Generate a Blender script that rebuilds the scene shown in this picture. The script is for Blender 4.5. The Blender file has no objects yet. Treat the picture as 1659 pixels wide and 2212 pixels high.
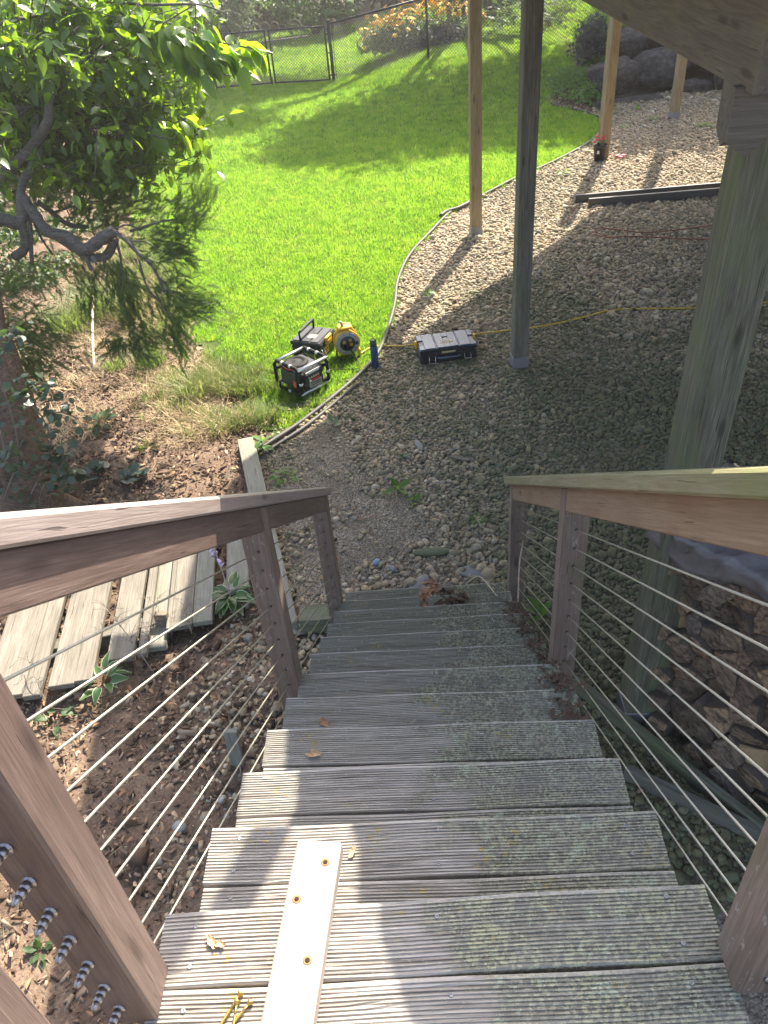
import bpy, bmesh, math, random
import numpy as np
from mathutils import Matrix, Vector

# ---------------------------------------------------------------- camera, world, sun, exposure
scene = bpy.context.scene
COL = scene.collection
R = math.radians
rng = np.random.default_rng(7)
random.seed(7)

def camera():
    yaw, pitch, roll = R(-3.7006), R(38.3368), R(-5.6142)
    f0 = Vector((math.sin(yaw), math.cos(yaw), 0)); r0 = Vector((math.cos(yaw), -math.sin(yaw), 0))
    fw = f0 * math.cos(pitch) + Vector((0, 0, -math.sin(pitch)))
    u0 = r0.cross(fw)
    r = r0 * math.cos(roll) + u0 * math.sin(roll)
    u = r.cross(fw)
    cd = bpy.data.cameras.new('camera')
    cd.sensor_fit = 'VERTICAL'; cd.sensor_height = 36.0
    cd.lens = 36.0 * 1734.91 / 2212.0
    cd.clip_start = 0.02; cd.clip_end = 400
    co = bpy.data.objects.new('camera', cd)
    m = Matrix.Identity(4)
    for i in range(3):
        m[i][0] = r[i]; m[i][1] = u[i]; m[i][2] = -fw[i]
    m[0][3], m[1][3], m[2][3] = 0.5604, -0.7708, 1.5923
    co.matrix_world = m
    COL.objects.link(co); scene.camera = co
camera()

SUN_EL, SUN_AZ = R(47), R(21)
world = bpy.data.worlds.new('World'); scene.world = world; world.use_nodes = True
wn = world.node_tree; wn.nodes.clear()
_sky = wn.nodes.new('ShaderNodeTexSky'); _sky.sky_type = 'NISHITA'; _sky.sun_disc = False
_sky.sun_elevation = SUN_EL; _sky.sun_rotation = SUN_AZ; _sky.air_density = 1.0; _sky.dust_density = 4.0; _sky.ozone_density = 1.0
_bg = wn.nodes.new('ShaderNodeBackground'); _bg.inputs['Strength'].default_value = 0.15
_wo = wn.nodes.new('ShaderNodeOutputWorld')
wn.links.new(_sky.outputs[0], _bg.inputs[0]); wn.links.new(_bg.outputs[0], _wo.inputs[0])

sd = Vector((math.sin(SUN_AZ) * math.cos(SUN_EL), math.cos(SUN_AZ) * math.cos(SUN_EL), math.sin(SUN_EL)))
sl = bpy.data.lights.new('sun', 'SUN'); sl.energy = 5.0; sl.angle = R(0.53); sl.color = (1.0, 0.91, 0.77)
so = bpy.data.objects.new('sun', sl); so.rotation_euler = sd.to_track_quat('Z', 'Y').to_euler(); so.location = (6, 16, 20)
COL.objects.link(so)

vs = scene.view_settings
scene.display_settings.display_device = 'sRGB'
vs.view_transform = 'Standard'; vs.look = 'None'; vs.exposure = 1.84; vs.gamma = 1.0; vs.use_curve_mapping = False
scene.render.engine = 'CYCLES'
try:
    scene.cycles.max_bounces = 7; scene.cycles.diffuse_bounces = 3; scene.cycles.transmission_bounces = 4
    scene.cycles.use_denoising = True
except Exception:
    pass

GZ = -2.25
def S(t):
    t = np.clip(t, 0, 1); return t * t * (3 - 2 * t)
def ter(x, y):
    return GZ + 0.55 * S((y - 15) / 5) * S((x + 1.5) / 3.5) + 0.62 * S((y - 16.75) / 0.9) * S((x - 4.3) / 0.9)

# ---------------------------------------------------------------- helpers
def tag(o, label=None, cat=None, group=None, kind=None):
    if label: o['label'] = label
    if cat: o['category'] = cat
    if group: o['group'] = group
    if kind: o['kind'] = kind
    return o
def thing(name, label, cat, loc=(0, 0, 0), rotz=0.0, group=None):
    o = bpy.data.objects.new(name, None); o.empty_display_size = 0.1
    o.location = loc; o.rotation_euler = (0, 0, rotz); COL.objects.link(o)
    return tag(o, label, cat, group)
def link_mesh(name, me, parent=None, mat=None):
    if mat is not None and not me.materials:
        for m in (mat if isinstance(mat, (list, tuple)) else [mat]): me.materials.append(m)
    o = bpy.data.objects.new(name, me); COL.objects.link(o)
    if parent is not None: o.parent = parent
    return o
def origin_of(parent):
    """world translation of an unrotated parent chain"""
    v = Vector((0, 0, 0))
    while parent is not None:
        v += Vector(parent.location); parent = parent.parent
    return v

class MB:
    """collects geometry, links it as ONE mesh object"""
    def __init__(s): s.v = []; s.f = []; s.mi = []; s.sm = []
    def add(s, V, F, mi=0, M=None, smooth=False):
        o = len(s.v)
        for p in V:
            p = Vector(p)
            s.v.append(tuple(M @ p) if M is not None else tuple(p))
        for f in F:
            s.f.append([i + o for i in f]); s.mi.append(mi); s.sm.append(smooth)
        return s
    def box(s, c, d, b=0.0, M=None, mi=0):
        hx, hy, hz = d[0] / 2, d[1] / 2, d[2] / 2
        if b <= 0:
            V = [(c[0] + i * hx, c[1] + j * hy, c[2] + k * hz) for i in (-1, 1) for j in (-1, 1) for k in (-1, 1)]
            F = [(0, 1, 3, 2), (4, 6, 7, 5), (0, 4, 5, 1), (2, 3, 7, 6), (0, 2, 6, 4), (1, 5, 7, 3)]
            return s.add(V, F, mi, M)
        b = min(b, hx * .9, hy * .9, hz * .9)
        idx = {}; V = []
        for i in (-1, 1):
            for j in (-1, 1):
                for k in (-1, 1):
                    for a in range(3):
                        p = [i * (hx - b), j * (hy - b), k * (hz - b)]
                        p[a] = (i, j, k)[a] * (hx, hy, hz)[a]
                        idx[(i, j, k, a)] = len(V); V.append((p[0] + c[0], p[1] + c[1], p[2] + c[2]))
        F = []
        sg = (-1, 1)
        for a in range(3):
            o1, o2 = [q for q in range(3) if q != a]
            for e in sg:
                q = []
                for (m, n) in ((-1, -1), (1, -1), (1, 1), (-1, 1)):
                    t = [0, 0, 0]; t[a] = e; t[o1] = m; t[o2] = n; q.append(idx[(t[0], t[1], t[2], a)])
                F.append(q)
            for m in sg:
                for n in sg:      # edge along axis a
                    q = []
                    for (e, ax) in ((-1, o1), (1, o1), (1, o2), (-1, o2)):
                        t = [0, 0, 0]; t[a] = e; t[o1] = m; t[o2] = n; q.append(idx[(t[0], t[1], t[2], ax)])
                    F.append(q)
        for i in sg:
            for j in sg:
                for k in sg: F.append([idx[(i, j, k, a)] for a in range(3)])
        cc = Vector(c); FF = []
        for f in F:
            p = [Vector(V[i]) for i in f]; n = (p[1] - p[0]).cross(p[2] - p[0]); m = sum(p, Vector()) / len(p) - cc
            FF.append(f if n.dot(m) >= 0 else f[::-1])
        return s.add(V, FF, mi, M)
    def tube(s, pts, r, n=8, M=None, mi=0, cap=True, closed=False):
        pts = [Vector(p) for p in pts]; N = len(pts)
        rs = r if isinstance(r, (list, tuple, np.ndarray)) else [r] * N
        V = []; F = []; prev = None
        for i in range(N):
            if closed: t = pts[(i + 1) % N] - pts[i - 1]
            else: t = pts[min(i + 1, N - 1)] - pts[max(i - 1, 0)]
            if t.length < 1e-9: t = Vector((0, 0, 1))
            t.normalize()
            if prev is None:
                a = Vector((0, 0, 1)) if abs(t.z) < .9 else Vector((1, 0, 0)); u = t.cross(a).normalized()
            else:
                u = prev - t * prev.dot(t)
                u = u.normalized() if u.length > 1e-6 else t.orthogonal().normalized()
            prev = u; w = t.cross(u)
            for k in range(n):
                an = 2 * math.pi * k / n
                V.append(pts[i] + (u * math.cos(an) + w * math.sin(an)) * rs[i])
        for i in range(N if closed else N - 1):
            j = (i + 1) % N
            for k in range(n):
                F.append((i * n + k, i * n + (k + 1) % n, j * n + (k + 1) % n, j * n + k))
        if cap and not closed:
            F.append(list(range(n))[::-1]); F.append([(N - 1) * n + k for k in range(n)])
        return s.add(V, F, mi, M, True)
    def lathe(s, prof, n=20, M=None, mi=0):
        """profile (r,z) revolved about z"""
        V = []; F = []
        for (r, z) in prof:
            for k in range(n):
                a = 2 * math.pi * k / n; V.append((r * math.cos(a), r * math.sin(a), z))
        for i in range(len(prof) - 1):
            for k in range(n): F.append((i * n + k, i * n + (k + 1) % n, (i + 1) * n + (k + 1) % n, (i + 1) * n + k))
        F.append(list(range(n))[::-1]); F.append([(len(prof) - 1) * n + k for k in range(n)])
        return s.add(V, F, mi, M, True)
    def prism(s, poly, z0, z1, M=None, mi=0, mtop=None):
        n = len(poly)
        V = [(p[0], p[1], z0) for p in poly] + [(p[0], p[1], z1) for p in poly]
        s.add(V, [tuple(range(n))[::-1]] + [(i, (i + 1) % n, n + (i + 1) % n, n + i) for i in range(n)], mi, M)
        return s.add(V[n:], [tuple(range(n))], mi if mtop is None else mtop, M)
    def mesh(s, name):
        me = bpy.data.meshes.new(name); me.from_pydata(s.v, [], s.f)
        me.polygons.foreach_set('material_index', s.mi); me.polygons.foreach_set('use_smooth', s.sm)
        me.update(); return me
    def build(s, name, mat, parent=None, world=True, matrix=None):
        """world=True: coordinates are world ones, re-based on the (unrotated) parent"""
        if world and parent is not None:
            o = origin_of(parent); s.v = [(p[0] - o.x, p[1] - o.y, p[2] - o.z) for p in s.v]
        ob = link_mesh(name, s.mesh(name), parent, mat)
        if matrix is not None: ob.matrix_local = matrix
        return ob

def frame(p0, p1, up=(0, 0, 1)):
    p0 = Vector(p0); p1 = Vector(p1); x = (p1 - p0).normalized(); up = Vector(up)
    if abs(x.dot(up.normalized())) > .999: up = Vector((0, 1, 0))
    y = up.cross(x).normalized(); z = x.cross(y)
    m = Matrix.Identity(4)
    for i in range(3): m[i][0] = x[i]; m[i][1] = y[i]; m[i][2] = z[i]; m[i][3] = (p0[i] + p1[i]) / 2
    return m
def board(name, p0, p1, w, t, mat, parent=None, up=(0, 0, 1), b=0.004, wave=0.0):
    """a timber from p0 to p1 (centre line); local X runs along the grain; w across, t along 'up'"""
    L = (Vector(p1) - Vector(p0)).length
    mb = MB().box((0, 0, 0), (L, w, t), b)
    M = frame(p0, p1, up)
    if parent is not None: M = Matrix.Translation(-origin_of(parent)) @ M
    return mb.build(name, mat, parent, world=False, matrix=M)
def smooth_path(pts, n=6):
    """Catmull-Rom"""
    P = [Vector(p) for p in pts]; out = []
    P = [P[0] * 2 - P[1]] + P + [P[-1] * 2 - P[-2]]
    for i in range(1, len(P) - 2):
        for k in range(n):
            t = k / n; a, b, c, d = P[i - 1], P[i], P[i + 1], P[i + 2]
            out.append(0.5 * ((2 * b) + (c - a) * t + (2 * a - 5 * b + 4 * c - d) * t * t + (3 * b - a - 3 * c + d) * t ** 3))
    out.append(P[-2]); return out
def np_mesh(name, V, F, mat=None, mi=None, smooth=False):
    """fast mesh from arrays; F (n,k)"""
    me = bpy.data.meshes.new(name); V = np.asarray(V, np.float32); F = np.asarray(F, np.int32)
    n, k = F.shape
    me.vertices.add(len(V)); me.vertices.foreach_set('co', V.ravel())
    me.loops.add(n * k); me.loops.foreach_set('vertex_index', F.ravel())
    me.polygons.add(n); me.polygons.foreach_set('loop_start', np.arange(0, n * k, k, dtype=np.int32))
    if smooth: me.polygons.foreach_set('use_smooth', np.ones(n, bool))
    if mi is not None: me.polygons.foreach_set('material_index', np.asarray(mi, np.int32))
    if mat is not None:
        for m in (mat if isinstance(mat, (list, tuple)) else [mat]): me.materials.append(m)
    me.update(calc_edges=True); me.validate(); return me
def inpoly(x, y, poly):
    x = np.asarray(x); y = np.asarray(y); r = np.zeros(x.shape, bool); n = len(poly)
    for i in range(n):
        x0, y0 = poly[i][:2]; x1, y1 = poly[(i + 1) % n][:2]
        c = ((y0 > y) != (y1 > y)) & (x < (x1 - x0) * (y - y0) / (y1 - y0 + 1e-12) + x0); r ^= c
    return r
def vnoise(x, y, s=1.0, seed=0):
    """cheap value noise 0..1"""
    x = np.asarray(x, float) * s + seed * 17.3; y = np.asarray(y, float) * s + seed * 9.1
    xi = np.floor(x); yi = np.floor(y); xf = x - xi; yf = y - yi
    h = lambda a, b: np.modf(np.abs(np.sin(a * 127.1 + b * 311.7) * 43758.5453))[0]
    u = xf * xf * (3 - 2 * xf); v = yf * yf * (3 - 2 * yf)
    return (h(xi, yi) * (1 - u) + h(xi + 1, yi) * u) * (1 - v) + (h(xi, yi + 1) * (1 - u) + h(xi + 1, yi + 1) * u) * v
def rotmats(e):
    """euler xyz array (n,3) -> (n,3,3)"""
    cx, cy, cz = np.cos(e).T; sx, sy, sz = np.sin(e).T
    m = np.empty((len(e), 3, 3))
    m[:, 0, 0] = cy * cz; m[:, 0, 1] = sx * sy * cz - cx * sz; m[:, 0, 2] = cx * sy * cz + sx * sz
    m[:, 1, 0] = cy * sz; m[:, 1, 1] = sx * sy * sz + cx * cz; m[:, 1, 2] = cx * sy * sz - sx * cz
    m[:, 2, 0] = -sy; m[:, 2, 1] = sx * cy; m[:, 2, 2] = cx * cy
    return m
def spread(proto_v, proto_f, pos, eul, scl):
    """copies of one small shape merged in arrays"""
    pv = np.asarray(proto_v, float); pf = np.asarray(proto_f)
    m = rotmats(eul); s = np.asarray(scl, float).reshape(len(pos), -1, 1)
    V = np.einsum('nij,kj->nki', m, pv) * s.reshape(len(pos), 1, -1) + pos[:, None, :]
    F = pf[None] + (np.arange(len(pos)) * len(pv))[:, None, None]
    return V.reshape(-1, 3), F.reshape(-1, pf.shape[1])
def leaf_shape(l=1.0, w=0.45, fold=0.12, curl=0.15, n=4, tip=1.0, base=0.35):
    """pointed leaf along +X from the stalk at 0, folded along its midrib: quads"""
    V = []; F = []
    for i in range(n + 1):
        t = i / n
        ww = w * (math.sin(math.pi * min(1, (t * .92 + .08) ** (0.5 + base))) ** (0.9 * tip)) * .5 if 0 < t < 1 else (0.02 if t == 0 else 0.004)
        z = -curl * t * t
        V += [(t * l, -ww, z + fold * ww * 2), (t * l, 0, z), (t * l, ww, z + fold * ww * 2)]
    for i in range(n):
        a = i * 3
        F += [(a, a + 1, a + 4, a + 3), (a + 1, a + 2, a + 5, a + 4)]
    return V, F

def scatter(name, pos, eul, scl, pid, protos, label=None, kind='stuff', parent=None):
    """geometry-node scatter of uncountable small things: one object"""
    me = bpy.data.meshes.new(name); n = len(pos)
    me.vertices.add(n); me.vertices.foreach_set('co', np.asarray(pos, np.float32).ravel())
    for nm, arr in (('rot', eul), ('scl', scl)):
        a = me.attributes.new(nm, 'FLOAT_VECTOR', 'POINT'); a.data.foreach_set('vector', np.asarray(arr, np.float32).ravel())
    a = me.attributes.new('pid', 'INT', 'POINT'); a.data.foreach_set('value', np.asarray(pid, np.int32))
    me.update()
    col = bpy.data.collections.new(name + '_shapes')
    for p in protos: col.objects.link(p)
    ng = bpy.data.node_groups.new(name + '_nodes', 'GeometryNodeTree')
    ng.interface.new_socket('Geometry', in_out='INPUT', socket_type='NodeSocketGeometry')
    ng.interface.new_socket('Geometry', in_out='OUTPUT', socket_type='NodeSocketGeometry')
    N = ng.nodes; gi = N.new('NodeGroupInput'); go = N.new('NodeGroupOutput')
    ci = N.new('GeometryNodeCollectionInfo'); ci.inputs['Collection'].default_value = col
    ci.inputs['Separate Children'].default_value = True; ci.inputs['Reset Children'].default_value = True
    ip = N.new('GeometryNodeInstanceOnPoints'); ip.inputs['Pick Instance'].default_value = True
    def at(nm, ty):
        q = N.new('GeometryNodeInputNamedAttribute'); q.data_type = ty; q.inputs['Name'].default_value = nm; return q.outputs[0]
    L = ng.links
    L.new(gi.outputs[0], ip.inputs['Points']); L.new(ci.outputs[0], ip.inputs['Instance'])
    L.new(at('pid', 'INT'), ip.inputs['Instance Index'])
    e2r = N.new('FunctionNodeEulerToRotation'); L.new(at('rot', 'FLOAT_VECTOR'), e2r.inputs[0])
    L.new(e2r.outputs[0], ip.inputs['Rotation']); L.new(at('scl', 'FLOAT_VECTOR'), ip.inputs['Scale'])
    L.new(ip.outputs[0], go.inputs[0])
    o = link_mesh(name, me, parent)
    md = o.modifiers.new('scatter', 'NODES'); md.node_group = ng
    return tag(o, label, kind=kind)
def proto(name, V, F, mat, smooth=True):
    me = np_mesh(name, V, F, mat, smooth=smooth); return bpy.data.objects.new(name, me)

# ---------------------------------------------------------------- materials (procedural)
class Mat:
    def __init__(s, name):
        s.m = bpy.data.materials.new(name); s.m.use_nodes = True; s.nt = s.m.node_tree; s.nt.nodes.clear()
    def n(s, ty, ins=None, **props):
        nd = s.nt.nodes.new('ShaderNode' + ty)
        for k, v in props.items(): setattr(nd, k, v)
        for k, v in (ins or {}).items():
            sk = nd.inputs[k]
            if hasattr(v, 'outputs'): s.nt.links.new(v.outputs[0], sk)
            elif isinstance(v, bpy.types.NodeSocket): s.nt.links.new(v, sk)
            else:
                if sk.type == 'RGBA' and len(v) == 3: v = (*v, 1)
                sk.default_value = v
        return nd
    def mix(s, f, a, b, blend='MIX'):
        nd = s.n('Mix', data_type='RGBA', blend_type=blend)
        for i, v in ((0, f), (6, a), (7, b)):
            if hasattr(v, 'outputs'): s.nt.links.new(v.outputs[0], nd.inputs[i])
            elif isinstance(v, bpy.types.NodeSocket): s.nt.links.new(v, nd.inputs[i])
            else: nd.inputs[i].default_value = (*v, 1) if isinstance(v, tuple) and len(v) == 3 else v
        return nd.outputs[2]
    def ramp(s, fac, stops, interp='LINEAR'):
        nd = s.n('ValToRGB', {'Fac': fac}); cr = nd.color_ramp; cr.interpolation = interp
        while len(cr.elements) < len(stops): cr.elements.new(0.5)
        for e, (p, c) in zip(cr.elements, stops):
            e.position = p
            e.color = (c, c, c, 1) if not isinstance(c, tuple) else (*c, 1)
        return nd.outputs[0]
    def noise(s, vec, scale=5, detail=3, rough=.55, dist=0.0):
        ins = {'Scale': scale, 'Detail': detail, 'Roughness': rough, 'Distortion': dist}
        if vec is not None: ins['Vector'] = vec
        return s.n('TexNoise', ins).outputs[0]
    def math(s, op, a, b=0.0, c=None):
        ins = {0: a, 1: b}
        nd = s.n('Math', ins, operation=op)
        if c is not None: nd.inputs[2].default_value = c
        return nd.outputs[0]
    def coords(s, scale=(1, 1, 1), rnd=True, kind='Object'):
        tc = s.n('TexCoord').outputs[kind]
        if rnd:
            oi = s.n('ObjectInfo').outputs['Random']
            off = s.n('VectorMath', {0: oi, 1: (31.7, 17.3, 23.9)}, operation='MULTIPLY').outputs[0]
            tc = s.n('VectorMath', {0: tc, 1: off}, operation='ADD').outputs[0]
        return s.n('Mapping', {'Vector': tc, 'Scale': scale}).outputs[0]
    def bump(s, h, strength=.4, dist=.004, normal=None):
        ins = {'Height': h, 'Strength': strength, 'Distance': dist}
        if normal is not None: ins['Normal'] = normal
        return s.n('Bump', ins).outputs[0]
    def out(s, color, rough=.7, normal=None, spec=.5, metal=0.0, coat=0.0):
        ins = {'Base Color': color, 'Roughness': rough, 'Metallic': metal, 'Specular IOR Level': spec, 'Coat Weight': coat}
        if normal is not None: ins['Normal'] = normal
        p = s.n('BsdfPrincipled', ins); o = s.n('OutputMaterial', {'Surface': p}); return s.m
    def leaf_out(s, color, trans_color, tr=.5, rough=.45, spec=.4, normal=None):
        ins = {'Base Color': color, 'Roughness': rough, 'Specular IOR Level': spec}
        if normal is not None: ins['Normal'] = normal
        p = s.n('BsdfPrincipled', ins); t = s.n('BsdfTranslucent', {'Color': trans_color})
        m = s.n('MixShader', {0: tr, 1: p, 2: t}); s.n('OutputMaterial', {'Surface': m}); return s.m

def wood(name, dark, mid, light, rough=.75, moss=None, moss_amt=.0, scale=1.0, spec=.25, bump=.5, spot=None):
    k = Mat(name)
    g = k.noise(k.coords((1.9 * scale, 52 * scale, 52 * scale)), 1.6, 6, .66, 1.5)
    f = k.noise(k.coords((6 * scale, 230 * scale, 230 * scale)), 1.5, 3, .6)
    b = k.noise(k.coords((1.2, 5, 5)), 2.2, 4, .6)
    gg = k.math('ADD', k.math('MULTIPLY', g, .7), k.math('MULTIPLY', f, .3))
    c = k.ramp(gg, [(.33, dark), (.5, mid), (.66, light)])
    c = k.mix(k.math('MULTIPLY', k.ramp(b, [(.35, 0.0), (.7, 1.0)]), .45), c, dark)
    ck = k.ramp(k.noise(k.coords((2.2, 75, 75)), 1.7, 2, .5, .4), [(.685, 0.0), (.71, 1.0)])
    c = k.mix(k.math('MULTIPLY', ck, .75), c, tuple(x * .3 for x in dark))
    if moss:
        mm = k.noise(k.coords((1.5, 4, 4)), 1.8, 5, .65)
        c = k.mix(k.math('MULTIPLY', k.ramp(mm, [(.62 - .35 * moss_amt, 0.0), (.78 - .25 * moss_amt, 1.0)]), .75), c, moss)
    if spot:
        vo = k.noise(k.coords((9, 30, 30)), 2.0, 3, .7)
        c = k.mix(k.ramp(vo, [(.63, 0.0), (.68, 1.0)]), c, spot)
    kn = k.n('TexVoronoi', {'Vector': k.coords((1.7, 7, 7)), 'Scale': 1.0}).outputs['Distance']
    c = k.mix(k.math('MULTIPLY', k.ramp(kn, [(.05, 1.0), (.12, 0.0)]), .7), c, tuple(x * .45 for x in dark))
    return k.out(c, rough, k.bump(k.math('SUBTRACT', gg, k.math('MULTIPLY', ck, .6)), bump, .005), spec)

W = {}
W['rail'] = wood('reddish_hardwood', (.085, .058, .048), (.15, .105, .088), (.225, .165, .142), .5, spec=.4, bump=.25)
W['cap'] = wood('weathered_cap_wood', (.24, .190, .170), (.33, .270, .245), (.42, .355, .325), .42, spec=.5, bump=.25)
W['railpost'] = wood('weathered_post_wood', (.12, .085, .068), (.19, .140, .112), (.275, .215, .18), .6, moss=(.13, .12, .06), moss_amt=.25, spec=.35, bump=.35, spot=(.30, .26, .23))
W['capgreen'] = wood('mossy_cap_wood', (.16, .13, .08), (.235, .20, .125), (.31, .275, .185), .65, moss=(.17, .18, .075), moss_amt=.6)
W['railtan'] = wood('tan_rail_wood', (.19, .125, .08), (.27, .185, .12), (.33, .24, .165), .6, moss=(.22, .10, .07), moss_amt=.15)
W['green'] = wood('green_treated_timber', (.06, .057, .038), (.145, .138, .10), (.26, .25, .195), .8, moss=(.12, .15, .06), moss_amt=.45, scale=.8)
W['gray'] = wood('gray_treated_timber', (.06, .056, .045), (.16, .148, .118), (.27, .255, .21), .8, moss=(.11, .13, .06), moss_amt=.25, scale=.8)
W['tan'] = wood('tan_treated_timber', (.17, .115, .055), (.33, .245, .14), (.45, .35, .21), .75, scale=.7)
W['plank'] = wood('weathered_plank', (.095, .083, .064), (.180, .160, .127), (.27, .243, .20), .8, scale=.8)
W['plankgray'] = wood('weathered_gray_plank', (.13, .125, .10), (.22, .21, .17), (.31, .30, .25), .8, moss=(.15, .17, .11), moss_amt=.3, scale=.8)
W['pale'] = wood('pale_bleached_timber', (.25, .20, .168), (.355, .30, .262), (.44, .385, .345), .7, spec=.3, bump=.4, spot=(.33, .26, .21))
W['beam'] = wood('brown_gray_beam', (.095, .08, .07), (.15, .13, .112), (.21, .185, .165), .75, moss=(.20, .17, .11), moss_amt=.3, scale=.6)
W['dark'] = wood('dark_composite_board', (.045, .042, .042), (.07, .066, .066), (.10, .095, .095), .35, spec=.6, bump=.15)
W['bark'] = wood('gray_bark', (.045, .039, .033), (.11, .097, .083), (.24, .22, .195), .9, bump=1.0)
W['redbark'] = wood('reddish_bark', (.05, .033, .024), (.125, .082, .058), (.25, .18, .13), .9, scale=.35, bump=1.2)

def tread_mat():
    k = Mat('ridged_decking')
    g = k.noise(k.coords((2.2, 60, 60)), 1.6, 5, .6, .8)
    c = k.ramp(g, [(.32, (.17, .145, .120)), (.5, (.315, .285, .245)), (.68, (.44, .405, .36))])
    geo = k.n('NewGeometry').outputs['Position']; sp = k.n('SeparateXYZ', {0: geo})
    x, y, z = sp.outputs[0], sp.outputs[1], sp.outputs[2]
    low = k.n('MapRange', {'Value': z, 1: -.25, 2: -1.5, 3: 0.0, 4: 1.0}).outputs[0]
    c = k.mix(k.math('MULTIPLY', low, .60), c, (.088, .096, .052))
    right = k.n('MapRange', {'Value': x, 1: .36, 2: .78, 3: 0.0, 4: 1.0}).outputs[0]
    big = k.noise(k.coords((1, 1.4, 1), kind='Object'), 5, 4, .6)
    edge = k.math('ADD', right, k.math('MULTIPLY', k.math('SUBTRACT', big, .5), 1.9))
    zone = k.ramp(edge, [(.40, 0.0), (.62, 1.0)])
    # dark algae under the lichen
    c = k.mix(k.math('MULTIPLY', zone, .50), c, (.075, .078, .045))
    cr = k.coords((1, 1, 1))
    # crusty lichen flecks
    f1 = k.noise(cr, 95, 3, .7)
    f0 = k.noise(cr, 13, 4, .65); fl = k.math('MULTIPLY', k.math('MULTIPLY', k.ramp(f1, [(.485, 0.0), (.535, 1.0)]), k.ramp(f0, [(.36, .2), (.54, 1.0)])), zone)
    c = k.mix(k.math('MULTIPLY', fl, .75), c, k.ramp(f0, [(.4, (.45, .42, .31)), (.65, (.36, .36, .21))]))
    f4 = k.noise(cr, 170, 2, .6); f5 = k.noise(cr, 34, 5, .72, .6); f6 = k.noise(cr, 7, 3, .6)
    sp1 = k.ramp(k.math('ADD', f5, k.math('MULTIPLY', k.math('SUBTRACT', f6, .5), .35)), [(.585, 0.0), (.61, 1.0)])
    c = k.mix(k.math('MULTIPLY', k.math('MULTIPLY', sp1, zone), .85), c, k.ramp(f4, [(.35, (.27, .29, .19)), (.7, (.48, .50, .375))]))
    # a thin sprinkle everywhere, and yellow patches
    f3 = k.noise(cr, 60, 3, .75)
    c = k.mix(k.math('MULTIPLY', k.ramp(f3, [(.61, 0.0), (.66, 1.0)]), .6), c, (.40, .39, .30))
    ye = k.noise(k.coords((1, 1, 1)), 8, 3, .6); yf = k.noise(cr, 75, 2, .6)
    c = k.mix(k.math('MULTIPLY', k.ramp(ye, [(.60, 0.0), (.70, .8)]), k.ramp(yf, [(.56, 0.0), (.62, 1.0)])), c, (.38, .29, .06))
    oy = k.n('SeparateXYZ', {0: k.coords((1, 1, 1), False)}).outputs[1]; wn_ = k.noise(k.coords((8, 40, 40)), 1.5, 3, .6)
    worn = k.math('MULTIPLY', k.n('MapRange', {'Value': oy, 1: .060, 2: .067, 3: 0.0, 4: 1.0}).outputs[0], k.ramp(wn_, [(.35, .15), (.6, .8)]))
    c = k.mix(worn, c, (.44, .40, .36))      # nosing worn bare and silvery
    h = k.math('ADD', g, k.math('MULTIPLY', k.math('ADD', fl, sp1), k.math('MULTIPLY', zone, .8)))
    return k.out(c, .72, k.bump(h, .5, .003), .35)
W['tread'] = tread_mat()

def plain(name, c, rough=.5, metal=0., spec=.5, var=.12, bump=0., coat=0., sc=30):
    k = Mat(name); n = k.noise(k.coords((1, 1, 1)), sc, 4, .6)
    cc = k.mix(n, tuple(x * (1 - var) for x in c), tuple(min(1, x * (1 + var)) for x in c))
    return k.out(cc, rough, k.bump(n, bump, .002) if bump else None, spec, metal, coat)
P = {}
P['black'] = plain('black_plastic', (.018, .019, .022), .38, spec=.5, bump=.05, sc=200)
P['lid'] = plain('black_lid_plastic_sky_tint', (.055, .085, .135), .22, spec=.9, bump=.05, sc=200)  # black plastic tinted blue to paint in the sky's reflection
P['rubber'] = plain('black_rubber', (.014, .014, .014), .7, spec=.2)
P['yellow'] = plain('yellow_plastic', (.62, .36, .025), .4)
P['cord'] = plain('yellow_cord_rubber', (.50, .33, .03), .55)
P['alu'] = plain('brushed_aluminium', (.72, .72, .72), .32, metal=.9)
P['steel'] = plain('stainless_steel', (.31, .30, .30), .38, metal=1.0)
P['cable'] = plain('stainless_cable', (.36, .34, .265), .42, metal=.55)
P['galv'] = plain('galvanised_steel', (.27, .27, .27), .6, metal=.6)
P['brass'] = plain('brass_plated_steel', (.55, .37, .10), .35, metal=.9)
P['blue'] = plain('blue_bottle_paint', (.020, .062, .16), .38, spec=.5)
P['grayp'] = plain('gray_plastic', (.32, .31, .28), .5)
P['red'] = plain('red_plastic', (.45, .03, .03), .5)
P['orange'] = plain('orange_plastic', (.60, .10, .03), .5)
P['white'] = plain('white_plastic', (.75, .75, .72), .5)
P['hose'] = plain('black_edging_plastic', (.050, .045, .042), .62, var=.3, sc=8)
P['fence'] = plain('black_vinyl_fence', (.016, .016, .016), .5)
P['redcord'] = plain('dusty_red_cord', (.26, .09, .06), .8)
P['label'] = plain('tan_label', (.42, .34, .18), .5)
P['ink'] = plain('label_ink', (.05, .045, .03), .6)
P['flower'] = plain('orange_yellow_petals', (.88, .47, .015), .6, var=.2)
P['pink'] = plain('pink_red_petals', (.70, .06, .10), .6, var=.3)
P['seed'] = plain('dark_flower_centre', (.05, .025, .012), .9)
P['stick'] = plain('dry_stick', (.40, .31, .22), .8, var=.3, bump=.4)
P['bamboo'] = plain('pale_stake', (.58, .42, .30), .7, var=.15)
P['twig'] = plain('gray_twig', (.17, .14, .11), .85, var=.35)
P['dryleaf'] = plain('brown_dry_leaf', (.28, .15, .075), .75, var=.45, sc=60)
P['dryleaf2'] = plain('tan_dry_leaf', (.46, .30, .17), .7, var=.35, sc=60)
P['darkleaf'] = plain('dark_dry_leaf', (.085, .05, .03), .85, var=.4, sc=60)

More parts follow.
